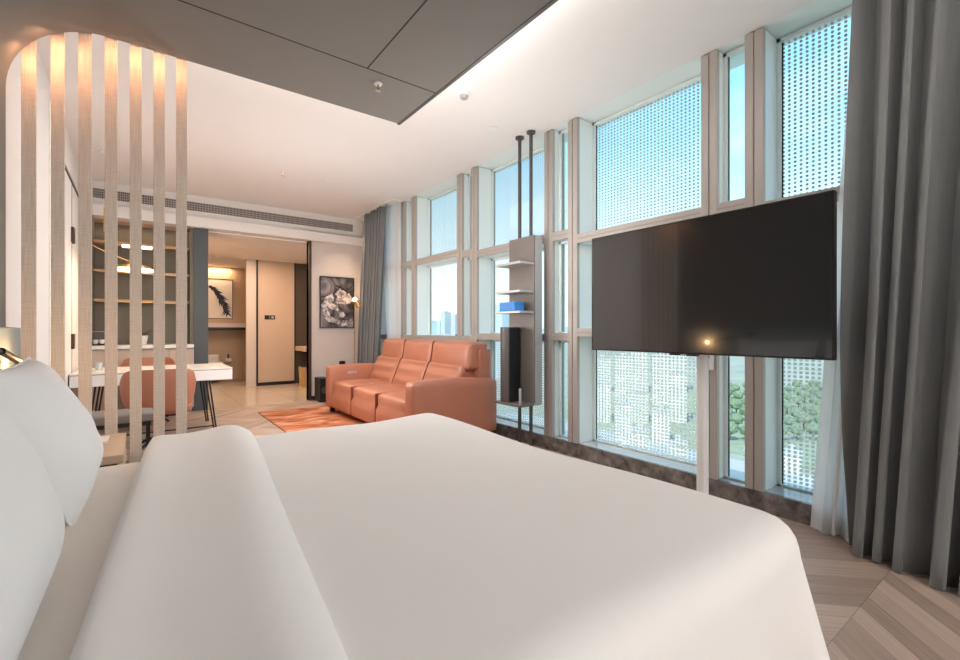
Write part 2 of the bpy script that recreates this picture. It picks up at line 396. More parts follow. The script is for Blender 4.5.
# hallway behind the opening
HC = 2.7
struct(put('ceiling', box(.6, 3.45, FY + .12, 12.6, HC, HC + .1), M['ceiling']))
struct(put('wall_hall_left', box(.7, .8, 8.45, 12.5, 0, HC), M['hall_wall']))
struct(put('wall_hall_back', box(.8, 3.4, 12.4, 12.5, 0, HC), M['hall_wall']))
struct(put('wall_hall_right', box(3.35, 3.45, FY + .12, 12.4, 0, HC), M['hall_dark']))
struct(put('wall_hall_partition', box(1.81, 2.0, 10.68, 10.76, 0, HC), M['far_wall']))
d = base('door_2', (2.4, 10.7, 0)); struct(d)
fr = MB().box(2.0, 2.035, 10.66, 10.76, 0, HC).box(2.78, 2.80, 10.66, 10.76, 0, HC).box(2.035, 2.78, 10.66, 10.76, 0, .07)
put('door_frame', fr, M['dark'], d)
put('door_leaf', box(2.035, 2.78, 10.675, 10.75, .07, HC), M['hall_door'], d)
struct(put('wall_hall_recess', box(2.80, 3.35, 10.68, 10.78, 0, HC), M['hall_dark']))
w = base('light_switch', (2.27, 10.66, 1.42))
put('plate', box(2.165, 2.265, 10.665, 10.675, 1.43, 1.52, bev=.003), M['dark'], w)
put('plate', box(2.275, 2.375, 10.665, 10.675, 1.43, 1.52, bev=.003), M['dark'], w)
put('rocker', box(2.30, 2.35, 10.660, 10.666, 1.45, 1.50, bev=.002), M['shelf_edge'], w)
tag(w, 'black double switch plate on the wooden hallway door panel', 'light switch')
w = base('hall_bench', (3.07, 10.4, .7))
put('seat_board', box(2.801, 3.349, 9.72, 10.679, .74, .84, bev=.006), M['light_oak'], w)
put('support', box(3.29, 3.349, 10.1, 10.66, 0, .74), M['hall_dark'], w)
tag(w, 'pale wooden bench shelf in the dark hallway recess', 'bench')
w = base('waste_basket', (2.82, 9.92, 0))
T4 = [(2.70, 9.80), (2.94, 9.80), (2.94, 10.04), (2.70, 10.04)]
bk = MB(); b = bk.bm
lo = [b.verts.new((2.82 + (x - 2.82) * .85, 9.92 + (y - 9.92) * .85, 0)) for x, y in T4]; hi = [b.verts.new((x, y, .42)) for x, y in T4]
ii = [b.verts.new((2.82 + (x - 2.82) * .9, 9.92 + (y - 9.92) * .9, .42)) for x, y in T4]; li = [b.verts.new((2.82 + (x - 2.82) * .75, 9.92 + (y - 9.92) * .75, .02)) for x, y in T4]
for k in range(4):
    q = (k + 1) % 4
    b.faces.new([lo[k], lo[q], hi[q], hi[k]]); b.faces.new([hi[k], hi[q], ii[q], ii[k]]); b.faces.new([ii[k], ii[q], li[q], li[k]])
b.faces.new(lo[::-1]); b.faces.new(li)
put('body', bk, M['basket'], w)
put('liner', MB().box(2.705, 2.935, 9.805, 9.82, .40, .445).box(2.705, 2.935, 10.02, 10.035, .40, .445).box(2.705, 2.72, 9.82, 10.02, .40, .445).box(2.92, 2.935, 9.82, 10.02, .40, .445), M['hall_dark'], w)
tag(w, 'tall straw-coloured waste basket under the hallway bench', 'basket')
# art on hall back wall
a = base('wall_art', (1.45, 12.38, 1.48))
put('canvas', box(1.1, 1.79, 12.375, 12.4, 1.48, 2.40), M['paper'], a)
put('frame', MB().box(1.085, 1.1, 12.37, 12.4, 1.465, 2.415).box(1.79, 1.805, 12.37, 12.4, 1.465, 2.415).box(1.1, 1.79, 12.37, 12.4, 1.465, 1.48).box(1.1, 1.79, 12.37, 12.4, 2.40, 2.415), M['bronze'], a)
lf = MB()
def leaf_pt(t):
    return 1.30 + .42 * t ** 1.1, 2.22 - .70 * t ** 1.9
for k in range(26):
    t = .02 + k / 26 * .95; x, z = leaf_pt(t)
    for sd in (-1, 1):
        L_ = (.08 + .17 * t) * random.uniform(.6, 1.1) * (1 if sd > 0 else .8)
        an = -math.atan2(1.33 * t ** .9, .46) + sd * random.uniform(.5, 1.0)
        ex, ez = x + L_ * math.cos(an), z + L_ * math.sin(an)
        ex = min(ex, 1.785); ez = max(ez, 1.5)
        nx, nz = -(ez - z), (ex - x); l = max(1e-4, math.hypot(nx, nz)); nx *= .026 / l; nz *= .026 / l
        lf.poly([(x - nx, 12.3735, z - nz), (x + nx, 12.3735, z + nz), (ex, 12.3735, ez)], (0, -.0006 - .0001 * k, 0))
put('palm_leaf', lf, M['dark'], a)
tag(a, 'square white picture with a black feathery leaf on the hallway back wall', 'picture')
v = base('vanity_shelf', (1.4, 12.2, 1.2))
put('counter_top', box(.81, 2.14, 12.0, 12.39, 1.26, 1.36, bev=.004), M['white_wall'], v)
put('under_rail', box(.81, 2.14, 12.0, 12.39, 1.20, 1.26), M['dark'], v)
tag(v, 'long beige shelf with black underside below the leaf picture', 'shelf')
v = base('toilet', (1.35, 12.1, 0))
put('bowl', MB().rbox((1.12, 11.8, .04), (1.52, 12.36, .42), .12, n=8), M['ceramic'], v, smooth=True)
put('lid', MB().rbox((1.10, 11.78, .43), (1.54, 12.36, .48), .024, n=6), M['ceramic'], v, smooth=True)
put('cistern', box(1.14, 1.5, 12.24, 12.39, .42, .62, bev=.02), M['ceramic'], v)
tag(v, 'white toilet at the back of the hallway under the shelf', 'toilet')
v = base('paper_holder', (1.70, 12.3, .4))
put('bracket', box(1.69, 1.71, 12.3, 12.395, .5, .62), M['dark'], v)
put('roll', MB().tube([(1.64, 12.33, .48), (1.76, 12.33, .48)], .05), M['paper'], v, smooth=True)
tag(v, 'small dark paper roll holder beside the toilet', 'holder')

# ------------------------------------------------------------------ window wall
pairs = [(6.42, 6.08), (4.85, 4.53), (3.26, 2.94), (1.645, 1.345), (.04, -.26), (-1.56, -1.86)]
HW = .055
ctr = sorted([y for p in pairs for y in p])
tn = 6
for y in ctr:
    w = .058
    o = base('trim_%d' % tn, (WX + .1, y, .13)); struct(o, 'vertical window mullion'); tn += 1
    put('front_profile', MB().box(WX + .002, WX + .04, y - w, y - .004, .131, CEIL - .001, bev=.003).box(WX + .002, WX + .04, y + .004, y + w, .131, CEIL - .001, bev=.003).box(WX + .012, WX + .04, y - .004, y + .004, .131, CEIL - .001), M['taupe_metal'], o)
    nd = -1 if any(abs(y - p[0]) < 1e-6 for p in pairs) else 1      # side facing the narrow bay
    ya, yb = y + nd * (w - .004), y + nd * .01
    put('side_reveal', box(WX + .04, 3.45, min(ya, yb), max(ya, yb), .131, CEIL - .001), M['white_metal'], o)
    ya, yb = y - nd * (w - .004), y - nd * (w - .022)
    put('side_reveal', box(WX + .04, GX + .03, min(ya, yb), max(ya, yb), .131, CEIL - .001), M['white_metal'], o)
    ya, yb = y - nd * (w - .022), y + nd * .01
    put('core', box(WX + .04, 3.44, min(ya, yb), max(ya, yb), .131, CEIL - .001), M['white_metal'], o)
edges = [BY] + ctr + [7.31]
def lerp_tab(y, tab):
    tab = sorted(tab)
    if y <= tab[0][0]: return tab[0][1]
    for (a, va), (b, vb) in zip(tab, tab[1:]):
        if y <= b: return va + (vb - va) * (y - a) / (b - a)
    return tab[-1][1]
wn = 1
for a, b in zip(edges, edges[1:]):
    y0, y1 = a + .054, b - .054
    if a == BY: y0 = BY
    mid = (a + b) / 2; wide = (b - a) > .6
    zu = lerp_tab(mid, [(.6, 2.04), (1.5, 2.10), (2.3, 2.10), (3.1, 2.17), (3.9, 2.17), (5.5, 2.25)])
    zl = lerp_tab(mid, [(1.5, 1.215), (2.3, 1.215), (3.1, 1.17), (3.9, 1.16), (4.7, 1.125)])
    w = base('window_%d' % wn, (GX, mid, .13)); struct(w); wn += 1
    for zt, h in ((zu, .085), (zl, .075)):
        put('transom', MB().box(WX + .004, WX + .035, y0, y1, zt - h * .48, zt, bev=.002).box(WX + .004, WX + .035, y0, y1, zt - h, zt - h * .52, bev=.002).box(WX + .012, WX + .035, y0, y1, zt - h * .52, zt - h * .48), M['taupe_metal'], w)
        put('transom_box', box(WX + .035, GX + .05, y0, y1, zt - h + .003, zt - .003), M['white_metal'], w)
    gx = GX if wide else 3.425
    fr = MB()
    for z0, z1 in ((.131, zl - .075), (zl, zu - .085), (zu, CEIL)):
        fw = .022
        fr.box(gx - .03, gx + .02, y0, y0 + fw, z0, z1).box(gx - .03, gx + .02, y1 - fw, y1, z0, z1).box(gx - .03, gx + .02, y0, y1, z0, z0 + fw * .5).box(gx - .03, gx + .02, y0, y1, z1 - fw, z1)
    put('sash', fr, M['white_metal'], w)
    gk = MB()
    gk.box(gx - .004, gx - .001, y1 - .03, y1 - .022, .14, CEIL - .02)
    put('gasket', gk, M['dark'], w)
    for k, (z0, z1) in enumerate(((.135, zl - .08), (zl + .005, zu - .09), (zu + .005, CEIL))):
        m_ = M['glass'] if (k == 1 or not wide) else (M['glass_bot'] if k == 0 else M['glass_top'])
        put('glass_pane', box(gx, gx + .006, y0 + .01, y1 - .01, z0, z1), m_, w)
h = base('window_handle', (GX - .08, 5.15, 1.125))
put('mount', box(GX - .1, GX - .06, 5.12, 5.18, 1.125, 1.14), M['dark'], h)
put('lever', MB().tube([(GX - .08, 5.15, 1.14), (GX - .08, 5.15, 1.20), (GX - .085, 5.12, 1.24)], .008), M['dark'], h)
tag(h, 'small dark window handle standing on the sill rail above the sofa', 'window handle')
c = base('cable_box', (WX - .02, 1.64, .91))
put('casing', box(WX - .03, WX + .001, 1.605, 1.665, .915, 1.09, bev=.005), M['plastic'], c)
put('socket_hole', box(WX - .034, WX - .029, 1.625, 1.645, 1.0, 1.02), M['dark'], c)
tag(c, 'small white box fixed to the window mullion below the television', 'cable box')

# ------------------------------------------------------------------ canopy and slats over the bed
CZ = 2.9; CY = 3.41; CXR = 1.715; PXF = -.563; RC = .42
cn = base('bed_canopy', (0, 1.0, 2.9))
def canopy_profile(off):
    pts = []
    x0 = PXF - off; r = RC + off
    pts.append((x0, 0.0))
    for k in range(0, 17):
        a = PI - k / 16 * PI / 2
        pts.append((PXF + RC + r * math.cos(a), CZ - RC + r * math.sin(a)))
    pts.append((CXR, CZ + off)); return pts
inn, outr = canopy_profile(0), canopy_profile(.02)
sh = MB(); b = sh.bm
Y0c = -1.1
A = [b.verts.new((x, CY, z)) for x, z in inn]; B = [b.verts.new((x, Y0c, z)) for x, z in inn]
A2 = [b.verts.new((x, CY, z)) for x, z in outr]; B2 = [b.verts.new((x, Y0c, z)) for x, z in outr]
n = len(inn)
for k in range(n - 1):
    b.faces.new([A[k], A[k + 1], B[k + 1], B[k]]); b.faces.new([A2[k], B2[k], B2[k + 1], A2[k + 1]])
    b.faces.new([A[k], A2[k], A2[k + 1], A[k + 1]]); b.faces.new([B[k], B[k + 1], B2[k + 1], B2[k]])
b.faces.new([A[-1], A2[-1], B2[-1], B[-1]]); b.faces.new([A[0], B[0], B2[0], A2[0]])
put('curved_shell', sh, M['canopy'], cn, smooth=30)
put('edge_trim', MB().box(CXR - .012, CXR + .012, Y0c, CY + .012, CZ - .004, CZ + .05), M['canopy_trim'], cn)
put('upper_box', box(-.1, CXR - .30, Y0c + .3, CY - .03, CZ + .021, CEIL - .001), M['canopy'], cn)
gv = MB().box(-.1, CXR - .012, 2.805, 2.813, CZ - .0012, CZ + .001).box(1.181, 1.189, Y0c, 2.805, CZ - .0012, CZ + .001)
put('panel_joint', gv, M['groove'], cn)
tag(cn, 'taupe ceiling canopy curving down behind the bed head', 'bed canopy')
# slats: seven, hung from ceiling to floor at the canopy's far edge
for i in range(7):
    x = -.480 + i * .1155
    zt = 2.92
    o = put('partition_slat', box(x - .029, x + .029, CY + .022, CY + .045, 0, 3.199, bev=.002), M['slat'])
    w_ = ('leftmost', 'second from left', 'third from left', 'middle', 'third from right', 'second from right', 'rightmost')[i]
    tag(o, 'beige linen-covered vertical slat, %s of the seven slats beside the bed' % w_, 'slat', 'vertical partition slats')

# headboard
hb = base('headboard', (-.53, 1.6, 0))
put('upholstered_panel', MB().rbox((-.558, -.30, .05), (-.485, 1.48, 1.215), .012, n=4), M['headboard'], hb, smooth=True)
put('upholstered_panel', MB().rbox((-.558, 1.485, .05), (-.485, 3.30, 1.215), .012, n=4), M['headboard'], hb, smooth=True)
tag(hb, 'blue-grey upholstered headboard panel behind the pillows', 'headboard')

def reading_lamp(name, y0, label):
    l = base(name, (-.50, y0, 1.12))
    put('wall_plate', MB().tube([(-.486, y0, 1.15), (-.47, y0, 1.15)], .035, 20), M['dark'], l, smooth=True)
    put('gooseneck', MB().tube([(-.475, y0, 1.15), (-.45, y0 + .02, 1.155), (-.445, y0 + .12, 1.125), (-.445, y0 + .2, 1.105)], .006), M['dark'], l, smooth=True)
    h_ = put('lamp_head', MB().tube([(-.445, y0 + .18, 1.115), (-.43, y0 + .40, 1.062)], .014, 16), M['dark'], l, smooth=True)
    put('brass_collar', MB().tube([(-.43, y0 + .40, 1.062), (-.4275, y0 + .44, 1.053)], [.015, .019], 16), M['brass'], l, smooth=True)
    put('bulb', MB().tube([(-.4275, y0 + .438, 1.0535), (-.427, y0 + .446, 1.052)], .016, 16), M['glow'], l, smooth=True)
    tag(l, label, 'reading lamp'); return l
reading_lamp('reading_lamp', 2.44, 'slim black reading lamp with glowing brass tip on the headboard')

# ------------------------------------------------------------------ bed
bd = base('bed', (.48, 1.5, 0))
put('bed_base', box(-.46, 1.36, .60, 2.40, .06, .32, bev=.02), M['grey_fabric'], bd)
mt = put('mattress', MB().rbox((-.484, .52, .32), (1.42, 2.48, .65), .07, n=10), M['sheet'], bd, smooth=True)
for px_, py_ in ((-.40, .66), (-.40, 2.34), (1.30, .66), (1.30, 2.34)):
    put('foot', MB().tube([(px_, py_, 0), (px_, py_, .06)], .03), M['dark'], bd)
tag(bd, 'large double bed with cream sheet in front of the slats', 'bed')

# fitted top sheet strip visible between pillows and duvet
def rrect(x0, x1, y0, y1, r, seg, step):
    out = []
    cs = [((x1 - r, y0 + r), -PI / 2), ((x1 - r, y1 - r), 0), ((x0 + r * .3, y1 - r * .3), PI / 2), ((x0 + r * .3, y0 + r * .3), PI)]
    arcs = []
    for idx, ((cx, cy), a0) in enumerate(cs):
        rr = r if idx < 2 else r * .3
        arcs.append([((cx + rr * math.cos(a0 + k / seg * PI / 2), cy + rr * math.sin(a0 + k / seg * PI / 2)), (math.cos(a0 + k / seg * PI / 2), math.sin(a0 + k / seg * PI / 2))) for k in range(seg + 1)])
    for i in range(4):
        out += arcs[i]
        p, n_ = arcs[i][-1]; q, m_ = arcs[(i + 1) % 4][0]
        L_ = math.hypot(q[0] - p[0], q[1] - p[1]); k = max(2, int(L_ / step))
        for j in range(1, k): out.append(((p[0] + (q[0] - p[0]) * j / k, p[1] + (q[1] - p[1]) * j / k), n_))
    return out

dv = MB(); b = dv.bm
P_ = rrect(.02, 1.50, .462, 2.53, .11, 12, .04)
er = .085; drop = .44
levels = []
cx_, cy_ = .7, 1.5
def duvet_z(x, y):
    return .688 + .008 * math.sin(2.3 * x + 1.1 * y) + .006 * math.sin(5 * y - 2 * x) + .004 * math.sin(9 * x + 3 * y)
NIN = 22
for k in range(1, NIN + 1):
    f = k / NIN
    ring = []
    for (p, n_) in P_:
        # inset towards the medial box
        ix = max(.45, min(.95, p[0])); iy = max(1.0, min(2.0, p[1]))
        x = ix + (p[0] - ix) * f - n_[0] * er * f; y = iy + (p[1] - iy) * f - n_[1] * er * f
        ring.append(b.verts.new((x, y, duvet_z(x, y))))
    levels.append(ring)
s_acc = 0; prev = None; ss = []
for (p, n_) in P_:
    if prev: s_acc += math.hypot(p[0] - prev[0], p[1] - prev[1])
    ss.append(s_acc); prev = p
ND = 20
for k in range(1, ND + 1):
    e = k / ND * (drop + er * PI / 2 - er)
    ring = []
    for j, (p, n_) in enumerate(P_):
        ee = e if n_[0] > -.3 else min(e, er * 1.25) * 1.0
        ang = min(ee / er, PI / 2)
        hor = er * math.sin(ang) - er; dwn = er * (1 - math.cos(ang)); ext = max(0, ee - er * PI / 2)
        flare = .06 * ext
        corner = max(0, n_[0]) * max(0, abs(n_[1])) * 2
        flare += corner * .15 * ext
        rip = .045 * (ext / drop) * (math.sin(ss[j] * 9) * .6 + math.sin(ss[j] * 17 + 1) * .3)
        if n_[0] <= -.3: rip = 0; flare = 0
        x = p[0] + n_[0] * (hor + flare + rip); y = p[1] + n_[1] * (hor + flare + rip)
        z = duvet_z(p[0], p[1]) - dwn - ext
        ring.append(b.verts.new((x, y, z)))
    levels.append(ring)
for r0, r1 in zip(levels, levels[1:]):
    m_ = len(r0)
    for j in range(m_):
        try: b.faces.new([r0[j], r1[j], r1[(j + 1) % m_], r0[(j + 1) % m_]])
        except ValueError: pass
# centre
xs_ = levels[0]
cvs = [v for v in xs_]
try: b.faces.new(cvs[::-1])
except ValueError: pass
bmesh.ops.remove_doubles(b, verts=b.verts[:], dist=.0008)
bmesh.ops.triangulate(b, faces=[f for f in b.faces if len(f.verts) > 4])
bmesh.ops.recalc_face_normals(b, faces=b.faces[:])
duvet = base('duvet', (.7, 1.5, .68))
dm = put('duvet_body', dv, M['duvet'], duvet, smooth=70)
# fold-back band
def fold(u, v):
    # u across (0 left .. 1 right under), v along y
    y = .36 + v * 2.165
    t_ = (y - .71) / (2.25 - .71)
    xl = -.115 + .11 * t_; xr = .262 + .165 * t_
    # right profile: rounded slab
    ua = u * 2 - 1
    ue = math.copysign(abs(ua) ** .8, ua)
    x = (xl + xr) / 2 + (xr - xl) / 2 * ue
    hgt = .052 * (1 - abs(ua) ** (3.4 if ua > 0 else 5)) ** .62 if abs(ua) < 1 else 0
    endf = min(1, (1 - v) / .04); endf = math.sqrt(max(0, 1 - (1 - endf) ** 2))
    endn = 1 if v > .04 else math.sqrt(max(0, 1 - (1 - v / .04) ** 2))
    b0 = .688 if ua > -.8 else .688 - (-.8 - ua) / .2 * .04
    sag = .003 * math.sin(4.2 * y + 6 * u) + .009 * math.sin(9 * u + 1.2) * hgt / .052
    cr = .10 * max(0, v - .95) / .05
    x = (xl + xr) / 2 + (x - (xl + xr) / 2) * (1 - cr * .35)
    return Vector((x, y, b0 + (hgt + sag) * endf * endn))
fb = MB().grid(40, 90, fold)
put('turned_back_edge', fb, M['duvet'], duvet, smooth=80)
tag(duvet, 'thick smooth white duvet folded back near the pillows and draped over the bed', 'duvet')

# pillows
def pillow_mesh(w, h, th, seed):
    rnd = random.Random(seed); ph = [rnd.uniform(0, 6) for _ in range(6)]
    mb = MB(); n_ = 34
    for sgn in (1, -1):
        def fn(u, v, sgn=sgn):
            a, c_ = u * 2 - 1, v * 2 - 1
            ed = max(0, (1 - abs(a) ** 2.4)) * max(0, (1 - abs(c_) ** 2.4))
            t_ = th / 2 * ed ** .48
            t_ += .006 * ed * (math.sin(5 * a + ph[0] + 3 * c_) + .6 * math.sin(9 * c_ + ph[1] - 4 * a))
            sx = 1 - .07 * (1 - abs(a) ** 2) * 0 - .06 * (1 - c_ * c_) * abs(a) ** 3 * .8
            sy = 1 - .09 * (1 - a * a) * abs(c_) ** 3
            return Vector((a * w / 2 * sx, c_ * h / 2 * sy, sgn * max(t_, .0)))
        mb.grid(n_, n_, fn)
    bmesh.ops.remove_doubles(mb.bm, verts=mb.bm.verts[:], dist=.0005)
    bmesh.ops.recalc_face_normals(mb.bm, faces=mb.bm.faces[:])
    return mb
def pillow(name, centre, w, h, th, lean, yaw, seed, label, roll=0):
    """local x -> world y (width), local y -> up, local z -> towards the foot (+x)"""
    o = base(name, centre)
    R = Matrix.Rotation(yaw, 4, 'Z') @ Matrix.Rotation(-lean, 4, 'Y') @ Matrix(((0, 0, 1, 0), (1, 0, 0, 0), (0, 1, 0, 0), (0, 0, 0, 1))) @ Matrix.Rotation(roll, 4, 'Z')
    mb = pillow_mesh(w, h, th, seed)
    for v_ in mb.bm.verts: v_.co = R @ v_.co
    put('pillow_case', mb, M['pillow'], o, smooth=True, world=False)
    sm = MB(); pts = []
    for t_ in range(49):
        a = t_ / 48 * 2 * PI
        # piping round the outline
        ca, sa = math.cos(a), math.sin(a); k = 1 / max(abs(ca), abs(sa))
        u, v = ca * k, sa * k
        sx = 1 - .06 * (1 - v * v) * abs(u) ** 3 * .8; sy = 1 - .09 * (1 - u * u) * abs(v) ** 3
        pts.append(R @ Vector((u * w / 2 * sx, v * h / 2 * sy, 0)))
    sm.tube(pts, .004, 6, cap=False)
    put('seam', sm, M['pillow'], o, smooth=True, world=False)
    tag(o, label, 'pillow', 'white pillows against the headboard'); return o
pillow('pillow', (-.25, 2.11, .865), .80, .50, .20, math.radians(24), 0, 3, 'white pillow farthest from the camera, leaning under the glowing reading lamp')
pillow('pillow', (-.275, 1.26, .87), .80, .50, .20, math.radians(24), 0, 5, 'white pillow nearest the camera, cut off by the left edge')

# nightstand between bed and slats
ns = base('nightstand', (-.28, 3.0, 0))
put('top', box(-.484, -.06, 2.72, 3.30, .575, .615, bev=.004), M['light_oak'], ns)
put('body', box(-.482, -.075, 2.74, 3.29, .30, .545, bev=.004), M['light_oak'], ns)
put('shadow_gap', box(-.485, -.085, 2.75, 3.28, .545, .575), M['dark'], ns)
dr = put('drawer_front', box(-.075, -.06, 2.75, 3.28, .31, .535, bev=.003), M['light_oak'], ns)
put('handle', box(-.058, -.045, 2.93, 3.09, .49, .50), M['dark'], ns)
put('plinth', box(-.48, -.11, 2.77, 3.26, 0, .30), M['dark'], ns)
tag(ns, 'light oak bedside table between the bed and the slats', 'nightstand')
p_ = base('notepad', (-.2, 3.12, .615))
put('pages', box(-.27, -.13, 3.02, 3.18, .616, .63, bev=.002), M['paper'], p_)
put('folded_sheet', MB().poly([(-.25, 3.05, .63), (-.16, 3.05, .63), (-.20, 3.05, .67)], (0, .08, 0)), M['paper'], p_)
tag(p_, 'small white notepad lying on the oak bedside table', 'notepad')

# ------------------------------------------------------------------ television on its pole
tv = base('television', (2.72, 1.48, 0))
put('screen', box(2.700, 2.708, .750, 2.212, 1.062, 1.872), M['tv_screen'], tv)
bz = MB().box(2.699, 2.74, .742, .750, 1.052, 1.88).box(2.699, 2.74, 2.212, 2.220, 1.052, 1.88).box(2.699, 2.74, .750, 2.212, 1.872, 1.88).box(2.697, 2.74, .750, 2.212, 1.052, 1.062)
put('bezel', bz, M['tv_frame'], tv)
put('back_shell', box(2.708, 2.755, .76, 2.20, 1.07, 1.865, bev=.012), M['tv_frame'], tv)
put('sensor_bar', box(2.697, 2.73, 1.42, 1.60, 1.040, 1.052, bev=.002), M['tv_frame'], tv)
put('logo_plate', box(2.6955, 2.6975, 1.485, 1.525, 1.042, 1.050), M['shelf_edge'], tv)
tag(tv, 'large black flat television mounted on a white floor pole before the windows', 'television')
pl = base('tv_stand', (2.8, 1.425, 0))
put('pole', MB().tube([(2.80, 1.438, 0.012), (2.80, 1.438, 1.62)], .034, 24), M['white_gloss'], pl, smooth=True)
put('bracket', box(2.756, 2.80, 1.34, 1.54, 1.3, 1.6, bev=.004), M['dark'], pl)
put('floor_plate', MB().tube([(2.80, 1.438, 0), (2.80, 1.438, .012)], .14, 32), M['white_gloss'], pl, smooth=40)
tag(pl, 'white round floor pole carrying the television', 'tv stand')

# ------------------------------------------------------------------ pole shelf by the windows
su = base('pole_shelf', (3.1, 3.43, 0))
for y in (3.37, 3.54):
    put('pole', MB().tube([(3.16, y, 0), (3.16, y, 3.2)], .018, 16), M['darkgrey'], su, smooth=True)
    put('pole_flange', MB().tube([(3.16, y, 3.18), (3.16, y, 3.2)], .045, 20), M['darkgrey'], su, smooth=40)
put('back_panel', box(3.085, 3.10, 3.245, 3.62, .48, 2.13, bev=.002), M['shelf_grey'], su)
put('side_panel', box(3.10, 3.19, 3.243, 3.258, .46, 2.13, bev=.002), M['shelf_edge'], su)
put('side_panel', box(3.10, 3.19, 3.605, 3.62, .46, 2.13, bev=.002), M['shelf_edge'], su)
for z in (1.86, 1.585, 1.385):
    put('shelf', box(2.895, 3.085, 3.245, 3.62, z - .022, z, bev=.002), M['shelf_edge'], su)
put('bottom_shelf', box(2.895, 3.085, 3.245, 3.62, .458, .482, bev=.002), M['shelf_grey'], su)
put('guard_bar', box(2.90, 2.92, 3.245, 3.262, .482, .64, bev=.002), M['shelf_edge'], su)
tag(su, 'grey shelf unit hung on two dark floor-to-ceiling poles beside the sofa', 'shelf unit')
bx_ = base('tissue_box', (2.97, 3.43, 1.385))
put('carton', box(2.905, 3.03, 3.33, 3.56, 1.386, 1.475, bev=.004), M['blue'], bx_)
put('top_slot', box(2.95, 2.985, 3.38, 3.51, 1.475, 1.4765), mat('pale_blue_card', (.25, .50, .80), .5), bx_)
tag(bx_, 'bright blue box lying on the third shelf of the pole shelf', 'box')
sp_ = base('soundbar_speaker', (2.97, 3.5, .482))
rp = []
for k in range(13):
    a = PI / 2 + k / 12 * PI
    rp.append((2.975 + .065 * math.cos(a), 3.50 + .068 * math.sin(a), .483))
cabp = [(3.06, 3.432, .483), (3.06, 3.59, .483)] + [(2.975 - .0 + .075 * math.cos(PI / 2 + k / 12 * PI / 2), 3.59 - .0 * k, .483) for k in range(0)] + [(2.97, 3.59, .483), (2.925, 3.57, .483), (2.905, 3.53, .483), (2.905, 3.48, .483), (2.92, 3.432, .483)]
put('cabinet', MB().poly(cabp, (0, 0, .745)), M['darkgrey'], sp_, smooth=60)
put('grille', box(2.925, 3.055, 3.424, 3.431, .49, 1.22), M['dark'], sp_)
tag(sp_, 'tall dark grey box with black front standing on the bottom shelf of the pole shelf', 'speaker')

# ------------------------------------------------------------------ sofa
SX, SY = 2.62, 5.32
sf = base('sofa', (SX, SY, .014), math.radians(-.9))
W2 = 1.38     # half length along y
XF, XB = -.46, .59
def sput(name, mb, m_, parent=sf, smooth=60): return put(name, mb, m_, parent, smooth=smooth, world=False)
for sgn in (-1, 1):
    y0, y1 = (sgn * W2, sgn * (W2 - .20)) if sgn < 0 else (W2 - .20, W2)
    def arm(p, q, h_):
        p = p.copy(); p.z += -.02 * (q.x > 0) * q.x * (q.z > 0); return p
    a_ = sput('armrest', MB().rbox((XF, min(y0, y1), .06), (XB, max(y0, y1), .67), .045, (.01, .008, .012), 9, fn=arm), M['leather'])
    if sgn > 0:
        cp = sput('control_buttons', box(-.20, -.06, W2 - .203 - .004, W2 - .196, .545, .58, bev=.002), M['shelf_edge'], a_)
seatw = (2 * W2 - .40) / 3
for k in range(3):
    y0 = -W2 + .20 + k * seatw
    def seatf(p, q, h_):
        p = p.copy()
        if q.x < 0: p.x += .03 * (q.z > 0) * (1 - 0) * abs(q.x) ** 3
        return p
    s1 = sput('seat_cushion', MB().rbox((XF + .01, y0 + .005, .07), (.28, y0 + seatw - .005, .455), .04, (.02, 0, .03), 9, fn=seatf), M['leather'])
    # lower back cushion with stitched folds
    def backf(p, q, h_):
        p = p.copy()
        lean = .16 * (p.z / h_.z + 1) / 2
        p.x += lean
        if q.x < 0: p.x += .014 * math.cos(p.z / h_.z * PI * 3) * (1 - q.y ** 4)
        return p
    sput('back_cushion', MB().rbox((.10, y0 + .006, .40), (.38, y0 + seatw - .006, .80), .038, (.02, 0, 0), 14, fn=backf), M['leather'])
    def headf(p, q, h_):
        p = p.copy(); p.x += .05 * (p.z / h_.z + 1) / 2; return p
    yy0 = y0 - (.07 if k == 0 else 0); yy1 = y0 + seatw - (.07 if k == 2 else 0)
    sput('headrest', MB().rbox((.27, yy0 + .006, .74), (.52, yy1 - .006, 1.05), .042, (.025, 0, .012), 12, fn=headf), M['leather'])
for k in (1, 2):
    y0 = -W2 + .20 + k * seatw
    sput('seam', MB().box(XF + .022, .28, y0 - .004, y0 + .004, .08, .452).poly([(.112, y0 - .004, .42), (.262, y0 - .004, .79), (.45, y0 - .004, .79), (.45, y0 - .004, .42)], (0, .008, 0)).poly([(.282, y0 - .004, .76), (.33, y0 - .004, 1.043), (.5, y0 - .004, 1.043), (.5, y0 - .004, .76)], (0, .008, 0)), M['leather_gap_dark'])  # dark strips fill the gaps between cushions in place of shade
sput('back_frame', MB().rbox((.40, -W2 + .10, .07), (.585, W2 - .10, .98), .04, (0, 0, 0), 6), M['leather'])
for x in (XF + .07, XB - .08):
    for y in (-W2 + .1, W2 - .1):
        sput('foot', MB().box(x - .03, x + .03, y - .03, y + .03, 0, .068), M['dark'])
tag(sf, 'three-seat terracotta leather sofa with stitched backrests by the windows', 'sofa')

